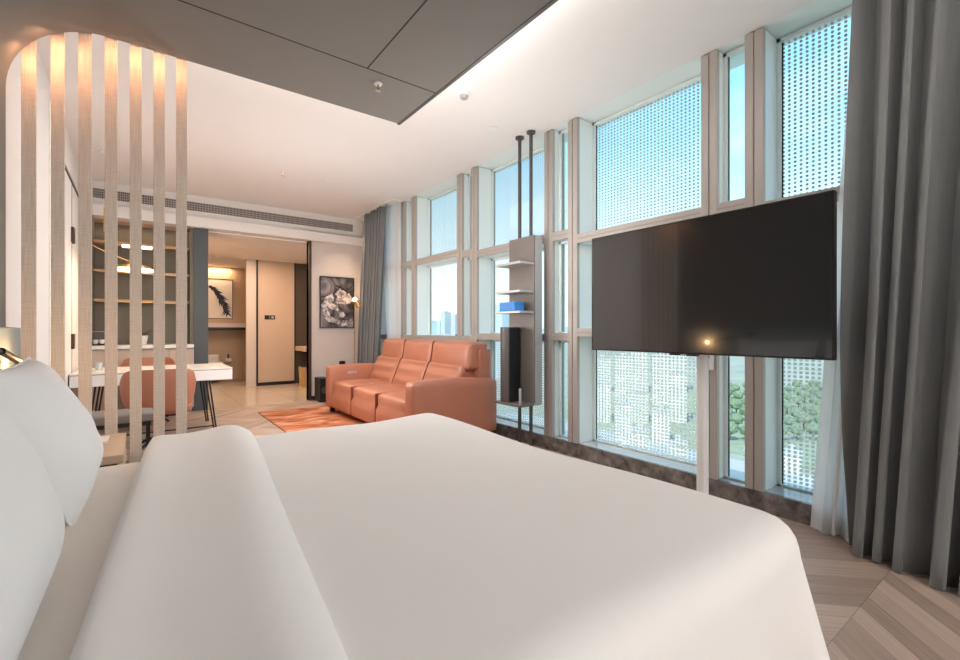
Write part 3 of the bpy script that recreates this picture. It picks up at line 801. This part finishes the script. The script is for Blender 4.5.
rg = put('rug', MB().box(1.37, 3.0, 3.7, 7.18, 0.0, .014, bev=.004), M['rug'])
tag(rg, 'mottled terracotta rug on the wood floor in front of the sofa', 'rug')
bs = base('subwoofer', (2.46, 7.74, 0))
put('cabinet', box(2.385, 2.55, 7.60, 7.90, .02, .40, bev=.01), M['dark'], bs)
put('driver', MB().tube([(2.467, 7.600, .2), (2.467, 7.592, .2)], .06, 24), M['darkgrey'], bs, smooth=40)
for x in (2.41, 2.53):
    put('foot', MB().tube([(x, 7.7, 0), (x, 7.7, .02)], .015), M['dark'], bs)
tag(bs, 'small black box standing against the wall behind the sofa arm', 'speaker')
fl = base('floor_lamp', (3.02, 7.6, 0))
put('base', MB().tube([(3.0, 7.66, 0), (3.0, 7.66, .02)], .12, 28), M['brass'], fl, smooth=40)
put('pole', MB().tube([(3.0, 7.66, .02), (3.0, 7.66, 1.66), (2.95, 7.66, 1.70)], .006), M['brass'], fl, smooth=True)
put('lamp_shade', MB().tube([(3.065, 7.60, 1.60), (2.995, 7.63, 1.745)], [.055, .03], 20, cap=False), M['brass'], fl, smooth=True)
put('bulb', MB().rbox((2.95, 7.58, 1.69), (3.03, 7.66, 1.76), .036, n=4), M['shade_glow'], fl, smooth=True)
tag(fl, 'thin brass floor lamp with warm glowing head beside the flower picture', 'floor lamp')

# flower picture
a = base('wall_art', (2.8, FY - .02, 1.236))
X0, X1, Z0, Z1 = 2.49, 3.10, 1.236, 2.134
put('canvas', box(X0 + .012, X1 - .012, FY - .028, FY - .001, Z0 + .012, Z1 - .012), M['canvas'], a)
put('frame', MB().box(X0, X0 + .012, FY - .035, FY - .001, Z0, Z1).box(X1 - .012, X1, FY - .035, FY - .001, Z0, Z1).box(X0 + .012, X1 - .012, FY - .035, FY - .001, Z0, Z0 + .012).box(X0 + .012, X1 - .012, FY - .035, FY - .001, Z1 - .012, Z1), M['dark'], a)
fw_ = MB(); rnd = random.Random(4)
def petal(cx, cz, rx, rz, rot, k):
    pts = []
    for i in range(26):
        an = i / 26 * 2 * PI; rr = 1 + .13 * math.sin(5 * an + k) + .08 * math.sin(9 * an + 2 * k)
        x, z = rx * rr * math.cos(an), rz * rr * math.sin(an)
        pts.append((min(X1 - .015, max(X0 + .015, cx + x * math.cos(rot) - z * math.sin(rot))), FY - .0285, min(Z1 - .015, max(Z0 + .015, cz + x * math.sin(rot) + z * math.cos(rot)))))
    fw_.poly(pts, (0, -.0008 - .0002 * k, 0))
for k, (cx, cz, rx, rz, rot) in enumerate([(2.64, 1.72, .12, .07, .9), (2.86, 1.83, .09, .09, .4), (2.93, 1.72, .16, .06, .1), (2.70, 1.62, .13, .05, -.5), (2.60, 1.50, .05, .16, .35), (2.72, 1.37, .17, .04, -.3), (2.92, 1.32, .10, .05, .2), (3.03, 1.34, .06, .06, 0), (2.88, 1.47, .05, .05, 0), (3.0, 1.78, .05, .08, .3)]):
    petal(cx, cz, rx, rz, rot, k)
put('flower_print', fw_, M['petal'], a)
stem = MB().poly([(2.74, FY - .0285, 2.0), (2.80, FY - .0285, 1.99), (2.97, FY - .0285, 1.90), (3.0, FY - .0285, 1.85), (2.93, FY - .0285, 1.88), (2.82, FY - .0285, 1.94)], (0, -.0008, 0))
put('dark_leaf_print', stem, M['dark'], a)
tag(a, 'black and white picture of a ruffled flower on the wall beside the curtain', 'picture')
sw = base('wall_socket', (2.89, FY, .56))
put('plate', box(2.835, 2.945, FY - .012, FY, .56, .65, bev=.003), M['bronze'], sw)
put('socket_face', box(2.86, 2.92, FY - .014, FY - .011, .58, .63), M['dark'], sw)
tag(sw, 'dark bronze socket plate low on the wall under the flower picture', 'socket')

# air vent
vt = base('air_vent', (1.3, FY, 2.967))
put('backing', box(-.50, 3.08, FY - .006, FY, 2.967, 3.10), M['vent_dark'], vt)
put('frame', MB().box(-.51, 3.09, FY - .02, FY, 2.957, 2.969).box(-.51, 3.09, FY - .02, FY, 3.098, 3.11).box(3.08, 3.09, FY - .02, FY, 2.969, 3.098).box(-.51, -.50, FY - .02, FY, 2.969, 3.098), M['white_wall'], vt)
vf = MB()
for k in range(1, 4): vf.box(-.5, 3.08, FY - .014, FY - .006, 2.967 + k * .0325 - .003, 2.967 + k * .0325 + .003)
for k in range(178):
    x = -.49 + k * .02
    vf.box(x, x + .007, FY - .018, FY - .006, 2.969, 3.098)
o = put('grille_fins', vf, M['vent'], vt)
tag(vt, 'long ceiling-level air conditioning grille above the hallway opening', 'air vent')

# ------------------------------------------------------------------ niche cabinet left of the hallway
nb = base('wall_cabinet', (.05, 8.2, 0))
put('back_panel', box(LX, .64, 8.40, 8.44, .9, 2.72), M['olive'], nb)
put('ceiling_panel', box(LX, .64, FY + .12, 8.44, 2.72, 2.86), M['beige_panel'], nb)
put('side_panel', box(.60, .64, FY, 8.40, .99, 2.72), M['olive'], nb)
put('side_panel', box(LX, LX + .08, FY, 8.40, .99, 2.72), M['olive'], nb)
put('counter_top', box(LX, .64, FY - .10, 8.40, .94, .99, bev=.004), M['white_gloss'], nb)
put('lower_body', box(LX, .64, FY - .04, 8.38, .06, .94), M['beige_panel'], nb)
for k in range(4):
    x = LX + .01 + k * .306
    put('door', box(x, x + .300, FY - .062, FY - .042, .08, .93, bev=.002), M['beige_panel'], nb)
put('plinth', box(LX, .64, FY, 8.38, 0, .06), M['dark'], nb)
for z in (1.63, 2.04, 2.44):
    s_ = put('shelf', box(LX + .08, .60, 8.14, 8.40, z - .03, z, bev=.002), M['oak_shelf'], nb)
    put('led_strip', box(LX + .10, .58, 8.15, 8.16, z - .036, z - .031), M['brass'], nb)
tag(nb, 'built-in pantry cabinet with olive back, oak shelves and white counter behind the slats', 'cabinet')
cm = base('coffee_machine', (-.44, 8.15, .99))
put('body', box(-.51, -.37, 8.06, 8.30, 1.0, 1.17, bev=.01), M['darkgrey'], cm)
put('top_tray', box(-.51, -.37, 8.06, 8.28, 1.171, 1.182, bev=.003), M['shelf_edge'], cm)
put('drip_tray', box(-.51, -.37, 7.97, 8.06, .991, 1.012), M['dark'], cm)
tag(cm, 'dark grey coffee machine at the left end of the pantry counter', 'coffee machine')
for k, (x, lab) in enumerate(((-.475, 'left of the two white cups before the coffee machine'), (-.405, 'right of the two white cups before the coffee machine'))):
    c_ = base('coffee_cup', (x, 8.01, 1.012))
    put('bowl', MB().lathe(x, 8.01, [(.018, 1.013), (.028, 1.035), (.03, 1.07), (.027, 1.07), (.025, 1.04), (.012, 1.02)], 18), M['ceramic'], c_, smooth=50)
    put('handle', MB().tube([(x + .028, 8.01, 1.06), (x + .040, 8.01, 1.055), (x + .040, 8.01, 1.035), (x + .027, 8.01, 1.03)], .003, 6), M['ceramic'], c_)
    tag(c_, 'white coffee cup, ' + lab, 'cup', 'coffee cups on the pantry counter')
pv = base('potted_plant', (-.02, 8.12, .99))
put('pot', MB().lathe(.03, 8.12, [(.05, .991), (.075, 1.12), (.07, 1.12), (.045, 1.0)], 20), M['ceramic'], pv, smooth=50)
tw = MB()
for k in range(14):
    a = random.uniform(0, 2 * PI); r = random.uniform(.05, .2)
    sx_ = .03 + .03 * math.cos(a)
    tw.tube([(.03, 8.12, 1.06), (.03 + .05 * math.cos(a), 8.12 + .03 * math.sin(a), 1.15), (.03 + r * math.cos(a), 8.12 + .5 * r * math.sin(a), 1.06 + random.uniform(.05, .2))], [.004, .006, .002], 6)
put('dried_stems', tw, M['plant'], pv)
tag(pv, 'white pot of dried brown twigs on the pantry counter', 'potted plant')

# ------------------------------------------------------------------ desk, chairs, bench, pendant
dk = base('desk', (.15, 6.55, 0))
DX0, DX1, DY0, DY1 = LX + .02, .885, 6.08, 7.02
put('table_top', box(DX0, DX1, DY0, DY1, .742, .755, bev=.002), mat('pale_desk_top', (.78, .73, .69), .3, var=.02), dk)
put('shadow_line', box(DX0 + .01, DX1 - .012, DY0 + .012, DY1 - .012, .736, .742), M['dark'], dk)
put('drawer_box', box(DX0 + .005, DX1 - .003, DY0 + .003, DY1 - .003, .62, .736, bev=.003), M['white_gloss'], dk)
for xa, sx_ in ((.62, 1), (-.33, -1)):
    for yb, sy_ in ((DY0 + .10, -1), (DY1 - .10, 1)):
        for dx in (0, .035):
            lg = put('leg', MB().tube([(xa + dx * sx_, yb, .62), (xa + sx_ * (.085 + dx * .6), yb + sy_ * .04, 0)], .009, 10), M['dark'], dk, smooth=True)
put('foot_bar', MB().tube([(-.40, DY0 + .07, .08), (.69, DY0 + .07, .08)], .008), M['dark'], dk, smooth=True)
tag(dk, 'white writing desk with slanted black metal legs behind the slats', 'desk')
for (x, y, lab, r_, h_, m_) in ((-.36, 6.55, 'small grey glass tumbler on the desk', .035, .085, 'pot_glass'),):
    g_ = put('glass_tumbler', MB().lathe(x, y, [(r_ * .85, .756), (r_, .756 + h_), (r_ * .9, .756 + h_), (r_ * .75, .765)], 20), M[m_], smooth=50)
    tag(g_, lab, 'glass')
bt = base('bottle', (-.50, 6.62, .755))
put('body', MB().lathe(-.50, 6.62, [(.03, .756), (.032, .88), (.014, .94), (.014, .97)], 18), M['ceramic'], bt, smooth=50)
put('cap', MB().lathe(-.50, 6.62, [(.016, .97), (.016, .995)], 14), M['chair_leather'], bt)
tag(bt, 'small white bottle at the left end of the desk', 'bottle')

def chair(name, x, y, rz, label):
    c_ = base(name, (x, y, 0), rz)
    # shell back: wraps round the seat; local -y is the back of the chair
    def shell(u, v, off):
        a = math.radians(-205 + u * 230)      # wraps from one arm round the back to the other
        a = math.radians(200 + u * 140)
        z = .42 + .10 * abs(u * 2 - 1) ** 5 + v * (.405 - .20 * abs(u * 2 - 1) ** 5)
        rx, ry = .285 + off + .02 * v, .27 + off + .04 * v
        ca, sa = math.cos(a), math.sin(a)
        return Vector((rx * math.copysign(abs(ca) ** .7, ca), .02 + ry * math.copysign(abs(sa) ** .7, sa), z))
        return Vector((rx * math.cos(a), .02 + ry * math.sin(a), z))
    mb = MB(); b = mb.bm; nu, nv = 28, 8
    O = [[b.verts.new(shell(i / nu, j / nv, .02 - .012 * (abs(j / nv * 2 - 1)) ** 4)) for j in range(nv + 1)] for i in range(nu + 1)]
    I = [[b.verts.new(shell(i / nu, j / nv, -.02 + .012 * (abs(j / nv * 2 - 1)) ** 4)) for j in range(nv + 1)] for i in range(nu + 1)]
    for i in range(nu):
        for j in range(nv):
            b.faces.new([O[i][j], O[i + 1][j], O[i + 1][j + 1], O[i][j + 1]]); b.faces.new([I[i][j], I[i][j + 1], I[i + 1][j + 1], I[i + 1][j]])
        b.faces.new([O[i][nv], O[i + 1][nv], I[i + 1][nv], I[i][nv]]); b.faces.new([O[i][0], I[i][0], I[i + 1][0], O[i + 1][0]])
    for i in (0, nu):
        for j in range(nv): b.faces.new([O[i][j], O[i][j + 1], I[i][j + 1], I[i][j]])
    bmesh.ops.recalc_face_normals(b, faces=b.faces[:])
    put('backrest', mb, M['chair_leather'], c_, smooth=50, world=False)
    put('seat', MB().rbox((-.27, -.22, .38), (.27, .27, .48), .04, (0, 0, .015), 8), M['chair_leather'], c_, smooth=True, world=False)
    put('under_frame', MB().box(-.2, .2, -.16, .2, .355, .385, bev=.01), M['dark'], c_, world=False)
    put('column', MB().tube([(0, .02, .1), (0, .02, .36)], .024, 16), M['dark'], c_, smooth=True, world=False)
    for k in range(4):
        a = PI / 4 + k * PI / 2
        put('leg', MB().tube([(0, .02, .13), (.13 * math.cos(a), .02 + .13 * math.sin(a), .10), (.29 * math.cos(a), .02 + .29 * math.sin(a), .012)], [.018, .014, .012], 10), M['dark'], c_, smooth=True, world=False)
    tag(c_, label, 'chair'); return c_
chair('desk_chair', .155, 5.56, 0, 'terracotta leather swivel chair in front of the desk, back to the camera')
chair('desk_chair', .10, 7.42, PI, 'terracotta leather swivel chair on the far side of the desk')

bn = base('bench', (-.22, 4.95, 0))
put('seat_cushion', MB().rbox((-.56, 4.78, .42), (.10, 5.14, .50), .025, (0, 0, .008), 6), M['grey_fabric'], bn, smooth=True)
put('seat_rail', box(-.54, .08, 4.80, 5.12, .39, .425), M['dark'], bn)
for x in (-.52, .06):
    for y in (4.82, 5.10):
        put('leg', box(x - .014, x + .014, y - .014, y + .014, 0, .39), M['dark'], bn)
tag(bn, 'low grey upholstered bench with black legs just behind the slats', 'bench')

pn = base('pendant_lamp', (-.1, 6.6, 1.9))
put('suspension_wire', MB().tube([(-.31, 6.6, 2.06), (-.31, 6.6, 3.19)], .002, 6), M['brass'], pn)
put('ceiling_rose', MB().tube([(-.31, 6.6, 3.17), (-.31, 6.6, 3.199)], .05, 20), M['white_metal'], pn, smooth=40)
put('stem', MB().tube([(-.31, 6.6, 2.30), (-.31, 6.6, 2.57)], .012, 12), M['brass'], pn, smooth=True)
put('arm', MB().tube([(-.42, 6.6, 2.14), (-.31, 6.6, 2.08), (-.10, 6.6, 1.99)], .006, 8), M['brass'], pn, smooth=True)
put('arm', MB().tube([(-.31, 6.6, 2.165), (.12, 6.6, 2.165)], .008, 8), M['brass'], pn, smooth=True)
put('light_bar', box(-.16, .12, 6.57, 6.63, 2.145, 2.175, bev=.006), M['shade_glow'], pn)
put('shade', MB().lathe(-.05, 6.6, [(.19, 1.90), (.15, 1.935), (.07, 1.955), (.05, 2.0), (.02, 2.02), (.015, 2.015), (.045, 1.99), (.06, 1.945), (.14, 1.925), (.185, 1.895)], 32), M['brass'], pn, smooth=60)
put('diffuser', MB().lathe(-.05, 6.6, [(.192, 1.882), (.194, 1.902)], 32), M['shade_glow'], pn)
tag(pn, 'brass pendant lamp with a glowing round disc above the desk', 'pendant lamp')

# ------------------------------------------------------------------ curtains
def curtain(name, path_top, path_bot, amp_t, amp_b, folds, z0, z1, m_, label, cat='curtain', n=260, nv=16, thick=.004, seed=1, phase=0):
    rnd = random.Random(seed)
    jit = [rnd.uniform(-.5, .5) for _ in range(folds + 4)]; amps = [rnd.uniform(.65, 1.25) for _ in range(folds + 4)]
    def along(path, t):
        L_ = len(path) - 1; i = min(int(t * L_), L_ - 1); f = t * L_ - i
        a_, b_ = Vector(path[i]), Vector(path[i + 1]); d_ = (b_ - a_).normalized()
        return a_ + (b_ - a_) * f, Vector((-d_.y, d_.x))
    def fn(u, v):
        w_ = u * folds; k = int(w_); tt = w_ + .22 * math.sin(PI * 2 * u * 3 + seed) + .15 * math.sin(v * 2.5 + seed + u * 9)
        pt, nt_ = along(path_top, u); pb, nb_ = along(path_bot, u)
        e = v ** 1.0
        p = pb.lerp(pt, e); n_ = (nb_.lerp(nt_, e)).normalized()
        am = (amp_b + (amp_t - amp_b) * e) * (amps[k] * (1 - (w_ - k)) + amps[k + 1] * (w_ - k))
        s = math.sin(2 * PI * tt + phase)
        s2 = math.copysign(abs(s) ** .75, s)
        tan = Vector((n_.y, -n_.x))
        o_ = am * s2; sh_ = am * .45 * math.sin(4 * PI * tt + phase)
        x, y = p.x + n_.x * o_ + tan.x * sh_, p.y + n_.y * o_ + tan.y * sh_
        z = z0 + (z1 - z0) * v
        if v < .04: z += .008 * math.sin(w_ * 4)
        return Vector((x, y, max(z, .003)))
    mb = MB().grid(n, nv, fn)
    o = put(name, mb, m_, smooth=80)
    if thick:
        md = o.modifiers.new('thickness', 'SOLIDIFY'); md.thickness = thick; md.offset = 0
    tag(o, label, cat); return o
curtain('curtain', [(3.12, .74), (3.12, -.5)], [(3.14, .83), (3.05, .52), (2.98, .14), (3.05, -.5)], .055, .075, 9, .004, 3.184, M['curtain'], 'heavy slate grey floor-length curtain at the right edge beside the television', seed=3, n=420, nv=24)
curtain('sheer_curtain', [(3.245, .80), (3.245, .50)], [(3.23, 1.0), (3.23, .55)], .018, .03, 7, .01, 3.184, M['sheer'], 'white sheer curtain gathered beside the dark curtain near the television', thick=0, seed=8)
curtain('curtain', [(3.13, 7.45), (3.13, 6.62)], [(3.08, 7.62), (3.08, 6.90)], .05, .065, 6, .004, 3.184, M['curtain'], 'slate grey curtain in the far corner behind the sofa', seed=5, n=260)
curtain('sheer_curtain', [(3.235, 7.05), (3.235, 6.42)], [(3.262, 6.85), (3.262, 6.45)], .02, .018, 8, .01, 3.184, M['sheer'], 'white sheer curtain gathered in the far corner behind the sofa', thick=0, seed=9)
for (y0, y1, lab) in ((-.6, .85, 'near'), (6.35, 7.9, 'far')):
    r_ = put('curtain_track', box(3.08, 3.25, y0, y1 - .0, 3.186, 3.199), M['white_metal'])
    tag(r_, 'flat white ceiling track carrying the %s pair of curtains' % lab, 'curtain track')

# ------------------------------------------------------------------ ceiling fittings
def sprinkler(x, y, z, label, r=.03, big=False):
    s_ = base('smoke_detector' if big else 'sprinkler', (x, y, z))
    if big:
        put('base_plate', MB().lathe(x, y, [(.05, z - .02), (.058, z - .001)], 28), M['plastic'], s_, smooth=40)
        put('sensor_dome', MB().lathe(x, y, [(.012, z - .048), (.03, z - .042), (.036, z - .02)], 28), M['shelf_edge'], s_, smooth=40)
    else:
        put('escutcheon', MB().lathe(x, y, [(r * .8, z - .008), (r, z)], 24), M['plastic'], s_, smooth=40)
        put('nozzle', MB().lathe(x, y, [(.009, z - .045), (.007, z - .008)], 12), M['brass'], s_)
        put('deflector', MB().lathe(x, y, [(.018, z - .05), (.018, z - .045)], 16), M['shelf_edge'], s_)
    tag(s_, label, 'smoke detector' if big else 'sprinkler')
sprinkler(2.20, 3.17, CEIL, 'white round smoke detector on the ceiling near the canopy edge', big=True)
sprinkler(1.455, 6.11, CEIL, 'small sprinkler on the white ceiling before the air vent')
sprinkler(1.32, 2.94, CZ, 'small sprinkler on the underside of the taupe canopy')
def downlight(x, y, z, label, power=0, col=(1, .85, .68), size=70, m_='dark'):
    s_ = base('downlight', (x, y, z))
    put('trim_ring', MB().lathe(x, y, [(.035, z - .006), (.045, z - .006), (.045, z - .001), (.035, z - .001)], 24), M['white_metal'], s_, smooth=40)
    put('recess', MB().lathe(x, y, [(.033, z - .003), (.033, z - .001)], 20), M[m_], s_)
    tag(s_, label, 'downlight', None)
    if power:
        L_ = bpy.data.lights.new('downlight_lamp', 'SPOT'); L_.energy = power; L_.color = col; L_.spot_size = math.radians(size); L_.spot_blend = .8; L_.shadow_soft_size = .04
        o = bpy.data.objects.new('downlight_lamp', L_); C.objects.link(o); o.location = (x, y, z - .012)
downlight(2.80, 3.54, CEIL, 'small downlight between the smoke detector and the shelf poles', 0, m_='shelf_edge')
downlight(1.99, 6.10, CEIL, 'recessed downlight on the ceiling right of the sprinkler', 25)
downlight(2.84, 7.52, CEIL, 'recessed downlight near the far curtain corner', 45, (1, .72, .5), 80)
downlight(1.85, 8.6, HC, 'hallway ceiling downlight nearest the room', 0)
downlight(1.55, 9.5, HC, 'middle downlight on the hallway ceiling', 0)
downlight(1.25, 10.6, HC, 'hallway ceiling downlight farthest from the room', 0)

# ------------------------------------------------------------------ outside
GZ = -95
struct(put('ground', box(8, 3500, -1500, 6500, GZ - 1, GZ), M['ground']))
struct(put('park_ground', box(370, 900, 60, 420, GZ, GZ + .5), M['park']))
struct(put('road_surface', box(300, 352, 40, 400, GZ, GZ + .8), M['road']))
hl = MB()
def hill(u, v):
    ang = math.radians(8 + u * 72)
    R_ = 3300 + 500 * v
    hgt = (60 + 70 * math.sin(u * 9) + 40 * math.sin(u * 23 + 1) + 20 * math.sin(u * 51)) * math.sin(PI * min(1, v * 1.0)) if v > 0 else 0
    return Vector((R_ * math.sin(ang), R_ * math.cos(ang), GZ + max(0, 95 + hgt * .7) * math.sin(PI * v)))
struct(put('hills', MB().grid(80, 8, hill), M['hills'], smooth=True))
def build(name, x, y, wx, wy, h_, m_, label, group=None, rz=0):
    o = base(name, (x, y, GZ), rz)
    put('walls', box(-wx / 2, wx / 2, -wy / 2, wy / 2, 0, h_), M[m_], o, world=False)
    put('roof', box(-wx / 2 - .5, wx / 2 + .5, -wy / 2 - .5, wy / 2 + .5, h_, h_ + 1.5), M['roof'], o, world=False)
    put('rooftop_plant', box(-wx / 6, wx / 6, -wy / 6, wy / 6, h_ + 1.5, h_ + 6), M['roof'], o, world=False)
    tag(o, label, 'building', group); return o
# towers on the skyline seen through the far windows (azimuth measured from +y)
def az(u): 
    a = (u - 480) / 455.6; return (.5986 + .801 * a, .801 - .5986 * a)
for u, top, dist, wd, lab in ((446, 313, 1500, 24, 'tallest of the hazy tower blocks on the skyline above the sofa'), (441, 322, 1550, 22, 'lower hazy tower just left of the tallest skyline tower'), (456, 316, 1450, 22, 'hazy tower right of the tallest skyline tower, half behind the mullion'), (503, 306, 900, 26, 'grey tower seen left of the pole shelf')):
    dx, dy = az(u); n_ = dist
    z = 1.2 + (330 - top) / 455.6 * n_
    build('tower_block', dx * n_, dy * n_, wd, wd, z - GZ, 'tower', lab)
rb = random.Random(21)
for row, dist in enumerate((240, 310, 390, 480, 590, 720)):
    for k in range(8):
        u = 585 + k * 38 + (row % 2) * 17
        dx, dy = az(u); n_ = dist
        if 690 < u and row != 1: continue
        h_ = (rb.uniform(10, 18), rb.uniform(10, 15) if u > 690 else rb.uniform(16, 30), rb.uniform(18, 36), rb.uniform(30, 52), rb.uniform(42, 66), rb.uniform(50, 78))[row]
        w1 = dist * .035
        build('apartment_block', dx * n_, dy * n_, w1, w1 * rb.uniform(1.0, 1.35), h_, 'block', 'pale apartment block far below, seen through the dotted lower windows', 'city blocks below the windows', math.atan2(-dx, dy) + PI / 2 + PI / 2)
tr0 = None
for i in range(9):
  for k in range(8):
    n_ = 395 + i * 40; u = 712 + k * 17 + (i % 2) * 8 + rb.uniform(-1.5, 1.5)
    dx, dy = az(u)
    if tr0 is None:
        mb = MB(); bmesh.ops.create_icosphere(mb.bm, subdivisions=3, radius=3)
        for v_ in mb.bm.verts:
            q = v_.co.copy(); v_.co *= 1 + .16 * math.sin(q.x * 3.1 + q.y * 2) * math.cos(q.z * 2.7 + q.y * 2.3) + .08 * math.sin(q.x * 7 + q.z * 6); v_.co.z = v_.co.z * .9 + 5.5
        o = base('tree', (dx * n_, dy * n_, GZ + .5))
        cr_ = put('crown', mb, M['foliage'], o, smooth=True, world=False)
        tk_ = put('trunk', MB().tube([(0, 0, 0), (0, 0, 4)], .3, 8), M['plant'], o, world=False)
        tr0 = (o, cr_, tk_)
    else:
        o = tr0[0].copy(); C.objects.link(o); o.location = (dx * n_, dy * n_, GZ + .5)
        for p in tr0[1:]:
            q = p.copy(); C.objects.link(q); q.parent = o
    s_ = rb.uniform(1.5, 2.2); o.scale = (s_, s_, s_); o.rotation_euler = (0, 0, rb.uniform(0, 6))
    tag(o, 'round green tree in the park far below the windows', 'tree', 'park trees below the windows')

# ------------------------------------------------------------------ lights
def area(name, loc, rot, sx, sy, power, col, spread=180):
    L_ = bpy.data.lights.new(name, 'AREA'); L_.shape = 'RECTANGLE'; L_.size = sx; L_.size_y = sy; L_.energy = power; L_.color = col
    L_.spread = math.radians(spread)
    o = bpy.data.objects.new(name, L_); C.objects.link(o); o.location = loc; o.rotation_euler = rot; return o
# cove LEDs lying on top of the canopy and washing the ceiling
area('cove_light', (CXR - .12, 1.5, CZ + .04), (PI, 0, 0),   .16, 3.4, 19, (1, .95, .91))
area('cove_light', (.7, CY - .012, CZ + .06), (PI, 0, 0), 1.6, .02, 6, (1, .88, .76))
# warm LED grazing the slats
area('slat_light', (.03, CY - .10, CZ - .02), (math.radians(22), 0, 0), .46, .012, .95, (1, .46, .22), 180)
area('slat_light', (-.34, CY - .10, 2.80), (math.radians(22), 0, 0), .10, .012, .45, (1, .46, .22), 180)
area('slat_light', (-.45, CY - .10, 2.69), (math.radians(22), 0, 0), .06, .012, .3, (1, .46, .22), 180)
# reading lamp and pendant
def point(name, loc, power, col, r=.02):
    L_ = bpy.data.lights.new(name, 'POINT'); L_.energy = power; L_.color = col; L_.shadow_soft_size = r
    o = bpy.data.objects.new(name, L_); C.objects.link(o); o.location = loc; return o
point('reading_light', (-.40, 2.92, 1.045), 1.6, (1, .55, .25))
point('pendant_light', (-.05, 6.6, 1.86), 14, (1, .70, .42), .1)
point('floor_lamp_light', (2.97, 7.58, 1.80), 1.5, (1, .6, .3))
area('hall_light', (1.7, 9.3, HC - .01), (0, 0, 0), 1.2, 1.8, 30, (1, .70, .48))
area('hall_cove', (1.3, 12.30, HC - .02), (0, 0, 0), .9, .04, 7, (1, .62, .34))
area('recess_light', (3.0, 9.2, HC - .02), (0, 0, 0), .3, .3, 8, (1, .7, .45))
area('niche_light', (.03, 8.2, 2.70), (0, 0, 0), 1.0, .05, 1.2, (1, .70, .42))
# fill lights added to brighten the room, with no fixtures behind them
point('room_fill', (1.5, 5.0, 1.35), 33, (1, .96, .93), .35)  # unseen fill in mid-room, no lamp stands here
point('rear_fill', (2.0, -2.9, 2.4), 55, (1, .95, .91), .3)  # added fill behind the camera, brightens ceiling and curtain
sun = bpy.data.lights.new('sun', 'SUN'); sun.energy = 2.2; sun.angle = .02; sun.color = (1, .97, .92)
point('window_side_fill', (2.3, 3.0, 1.9), 18, (1, .96, .92), .3)  # added fill that lifts the bed from the window side
point('bed_fill', (.4, -2.9, 2.2), 30, (1, .96, .93), .35)  # added fill behind the camera for bed, slats and pillows
so = bpy.data.objects.new('sun', sun); C.objects.link(so); so.rotation_euler = (math.radians(12), math.radians(-40), 0)
area('ceiling_fill', (1.2, 5.4, CEIL - .01), (0, 0, 0), 2.2, 2.6, 14, (1, .95, .91))  # bare fill panel under the ceiling, added without a fixture

# ------------------------------------------------------------------ sky
W = bpy.data.worlds.new('sky'); bpy.context.scene.world = W; W.use_nodes = True
nt = W.node_tree; N, L = nt.nodes, nt.links
bg = N['Background']; tc = N.new('ShaderNodeTexCoord'); sp = N.new('ShaderNodeSeparateXYZ'); L.new(tc.outputs['Generated'], sp.inputs[0])
r = N.new('ShaderNodeValToRGB'); e = r.color_ramp.elements
e[0].position = .0; e[0].color = (.62, .74, .78, 1)
e[1].position = 1; e[1].color = (.10, .36, .78, 1)
for p_, c_ in ((.02, (.80, .90, .92, 1)), (.07, (.86, .95, .97, 1)), (.20, (.66, .86, .97, 1)), (.36, (.36, .69, .93, 1)), (.6, (.24, .58, .88, 1))):
    x = e.new(p_); x.color = c_
nz = N.new('ShaderNodeTexNoise'); nz.inputs['Scale'].default_value = 2.2; nz.inputs['Detail'].default_value = 5; nz.inputs['Distortion'].default_value = .4
mp = N.new('ShaderNodeMapping'); mp.inputs['Scale'].default_value = (1, 1, 2.5); L.new(tc.outputs['Generated'], mp.inputs[0]); L.new(mp.outputs[0], nz.inputs[0])
cr = N.new('ShaderNodeValToRGB'); cr.color_ramp.elements[0].position = .52; cr.color_ramp.elements[1].position = .75
L.new(nz.outputs['Fac'], cr.inputs[0])
mx = N.new('ShaderNodeMix'); mx.data_type = 'RGBA'; mx.inputs[7].default_value = (.92, .96, .98, 1)
L.new(math_node(nt, 'MULTIPLY', cr.outputs[0], .55), mx.inputs[0]); L.new(sp.outputs[2], r.inputs[0]); L.new(r.outputs[0], mx.inputs[6]); L.new(mx.outputs[2], bg.inputs[0])
bg.inputs[1].default_value = .92

# ------------------------------------------------------------------ camera
cam = bpy.data.cameras.new('camera'); co = bpy.data.objects.new('camera', cam); C.objects.link(co)
cam.sensor_width = 36; cam.lens = 455.6 * 36 / 960; cam.clip_start = .02; cam.clip_end = 8000
co.location = (0, 0, 1.2); co.rotation_euler = (PI / 2, 0, -math.atan(340.5 / 455.6))
sc = bpy.context.scene; sc.camera = co
vs = sc.view_settings; vs.view_transform = 'Standard'; vs.look = 'None'; vs.gamma = 1; vs.use_curve_mapping = False
vs.exposure = .82
